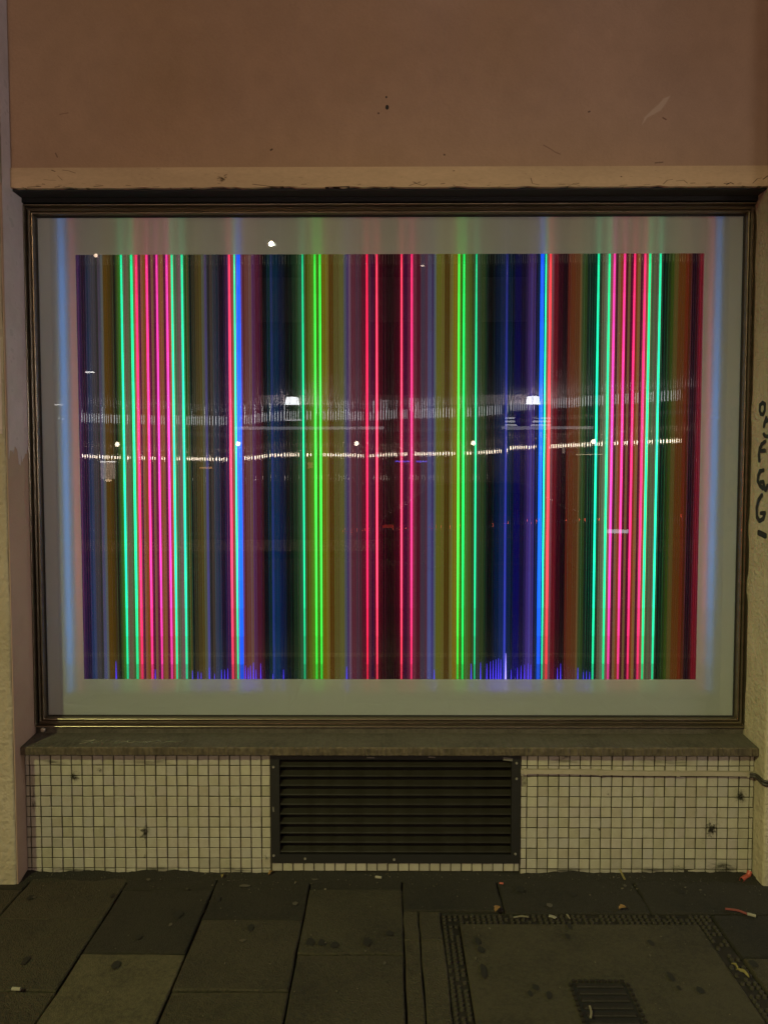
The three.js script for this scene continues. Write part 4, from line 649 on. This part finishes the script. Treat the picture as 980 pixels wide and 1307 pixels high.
sideLamp('awning_light', [5.6, 2.36, 4.6], 1.8, 0.12, [0.95, 0.95, 1.0], 18, 'long white light to the right, drawing the tall pale dashes above the warm row');
sideLamp('awning_light', [4.4, 2.22, 0.55], 0.7, 0.12, [0.95, 0.95, 1.0], 75, 'white light beside the right pier, drawing pale dashes on the left strips');
sideLamp('awning_light', [-4.0, 1.04, 0.50], 0.40, 0.032, [1.0, 0.10, 0.05], 200, 'low red light beside the left pier, drawing the red dotted row');
sideLamp('awning_light', [3.6, 1.52, 0.50], 0.4, 0.04, [1.0, 0.85, 0.7], 50, 'warm light at eye height beside the right pier, drawing a faint row at far left');

// car parked on the far side
{
  const zc = 10.6, a = mirrored(795, 676, zc - 0.85), t = thing('parked_car', 'dark hatchback parked across the street, only its lamps and glints reflected', 'car', [a.x - 3.55, -0.16, zc]);
  const paint = phys([0.03, 0.032, 0.04], { roughness: 0.3, clearcoat: 1, clearcoatRoughness: 0.05 }), glassM = std([0.01, 0.012, 0.014], { roughness: 0.08 }), tyre = std([0.015, 0.015, 0.015]), rim = std([0.3, 0.3, 0.32], { metalness: 0.8, roughness: 0.35 });
  const S = new THREE.Shape(); S.moveTo(-0.42, 0.35); S.lineTo(-0.45, 0.72); S.quadraticCurveTo(-0.42, 0.98, -0.2, 1.0); S.lineTo(0.35, 1.42); S.quadraticCurveTo(1.2, 1.52, 1.9, 1.44); S.lineTo(2.62, 1.0); S.quadraticCurveTo(3.35, 0.96, 3.58, 0.72); S.lineTo(3.62, 0.35); S.lineTo(3.3, 0.26); S.absarc(2.85, 0.30, 0.36, 0, Math.PI, false); S.lineTo(0.75, 0.26); S.absarc(0.38, 0.30, 0.36, 0, Math.PI, false); S.closePath();
  mesh('body', new THREE.ExtrudeGeometry(S, { depth: 1.5, bevelEnabled: true, bevelSize: 0.1, bevelThickness: 0.1, bevelSegments: 3, curveSegments: 10 }).translate(0, 0, -0.75), paint, t);
  const side = new THREE.Shape(); side.moveTo(-0.02, 1.02); side.lineTo(0.42, 1.36); side.quadraticCurveTo(1.2, 1.44, 1.85, 1.37); side.lineTo(2.42, 1.02); side.closePath();
  for (const z of [-0.862, 0.852]) mesh('side_window', new THREE.ExtrudeGeometry(side, { depth: 0.01, bevelEnabled: false }).translate(0, 0, z), glassM, t);
  for (const x of [0.38, 2.85]) for (const z of [-0.78, 0.78]) { const w = mesh('wheel', new THREE.TorusGeometry(0.25, 0.07, 10, 24).translate(x, 0.31, z), tyre, t); mesh('rim', new THREE.CylinderGeometry(0.2, 0.2, 0.1, 16).rotateX(Math.PI / 2).translate(x, 0.31, z), rim, w); }
  mesh('headlamp', box(3.28, 3.62, 0.71, 0.77, -0.90, -0.851), glow([0.80, 0.88, 1.0], 4), t);
  mesh('tail_lamp', box(-0.48, -0.30, 0.80, 0.85, -0.90, -0.851), glow([1.0, 0.08, 0.04], 1.2), t);
}
// street lamp on the near kerb, high and to the left: its yellow-green light falls on the lower wall
{
  const P = V(-4.3, 6.0, 6.0), t = thing('street_lamp', 'tall street lamp out of the frame to the left, lighting the pavement yellow', 'street lamp', [P.x, -0.16, 6.6]);
  mesh('pole', new THREE.CylinderGeometry(0.05, 0.085, 6.3, 14).translate(0, 3.15, 0), M.black, t);
  mesh('arm', new THREE.TubeGeometry(new THREE.CatmullRomCurve3([V(0, 6.25, 0), V(0, 6.4, -0.15), V(0, 6.42, -0.45), V(0, 6.38, -0.6)]), 16, 0.03, 8), M.black, t);
  mesh('shade', new THREE.CylinderGeometry(0.10, 0.26, 0.2, 20, 1, true).translate(0, 6.27, -0.6), M.black, t);
  mesh('bulb', new THREE.SphereGeometry(0.07, 16, 12).translate(0, 6.16, -0.6), glow([1, 0.95, 0.4], 12), t);
  const s = new THREE.SpotLight(new THREE.Color().setRGB(...KEY.color), KEY.power / EXPOSURE, 0, 27 * Math.PI / 180, 1, 2); s.position.copy(P); s.target.position.set(0.1, 0, 2.2); s.shadow.radius = 1.6; s.castShadow = true; s.name = 'street_lamp_light'; scene.add(s, s.target);
  const f = new THREE.SpotLight(new THREE.Color().setRGB(1, 0.86, 0.72), 42 / EXPOSURE, 0, 44 * Math.PI / 180, 0.9, 2); f.position.set(P.x, P.y, P.z + 0.02); f.target.position.set(-1, 6.2, 14.6); f.shadow.radius = 1.6; f.castShadow = true; f.name = 'street_lamp_light'; scene.add(f, f.target);
}

renderer.render(scene, camera);
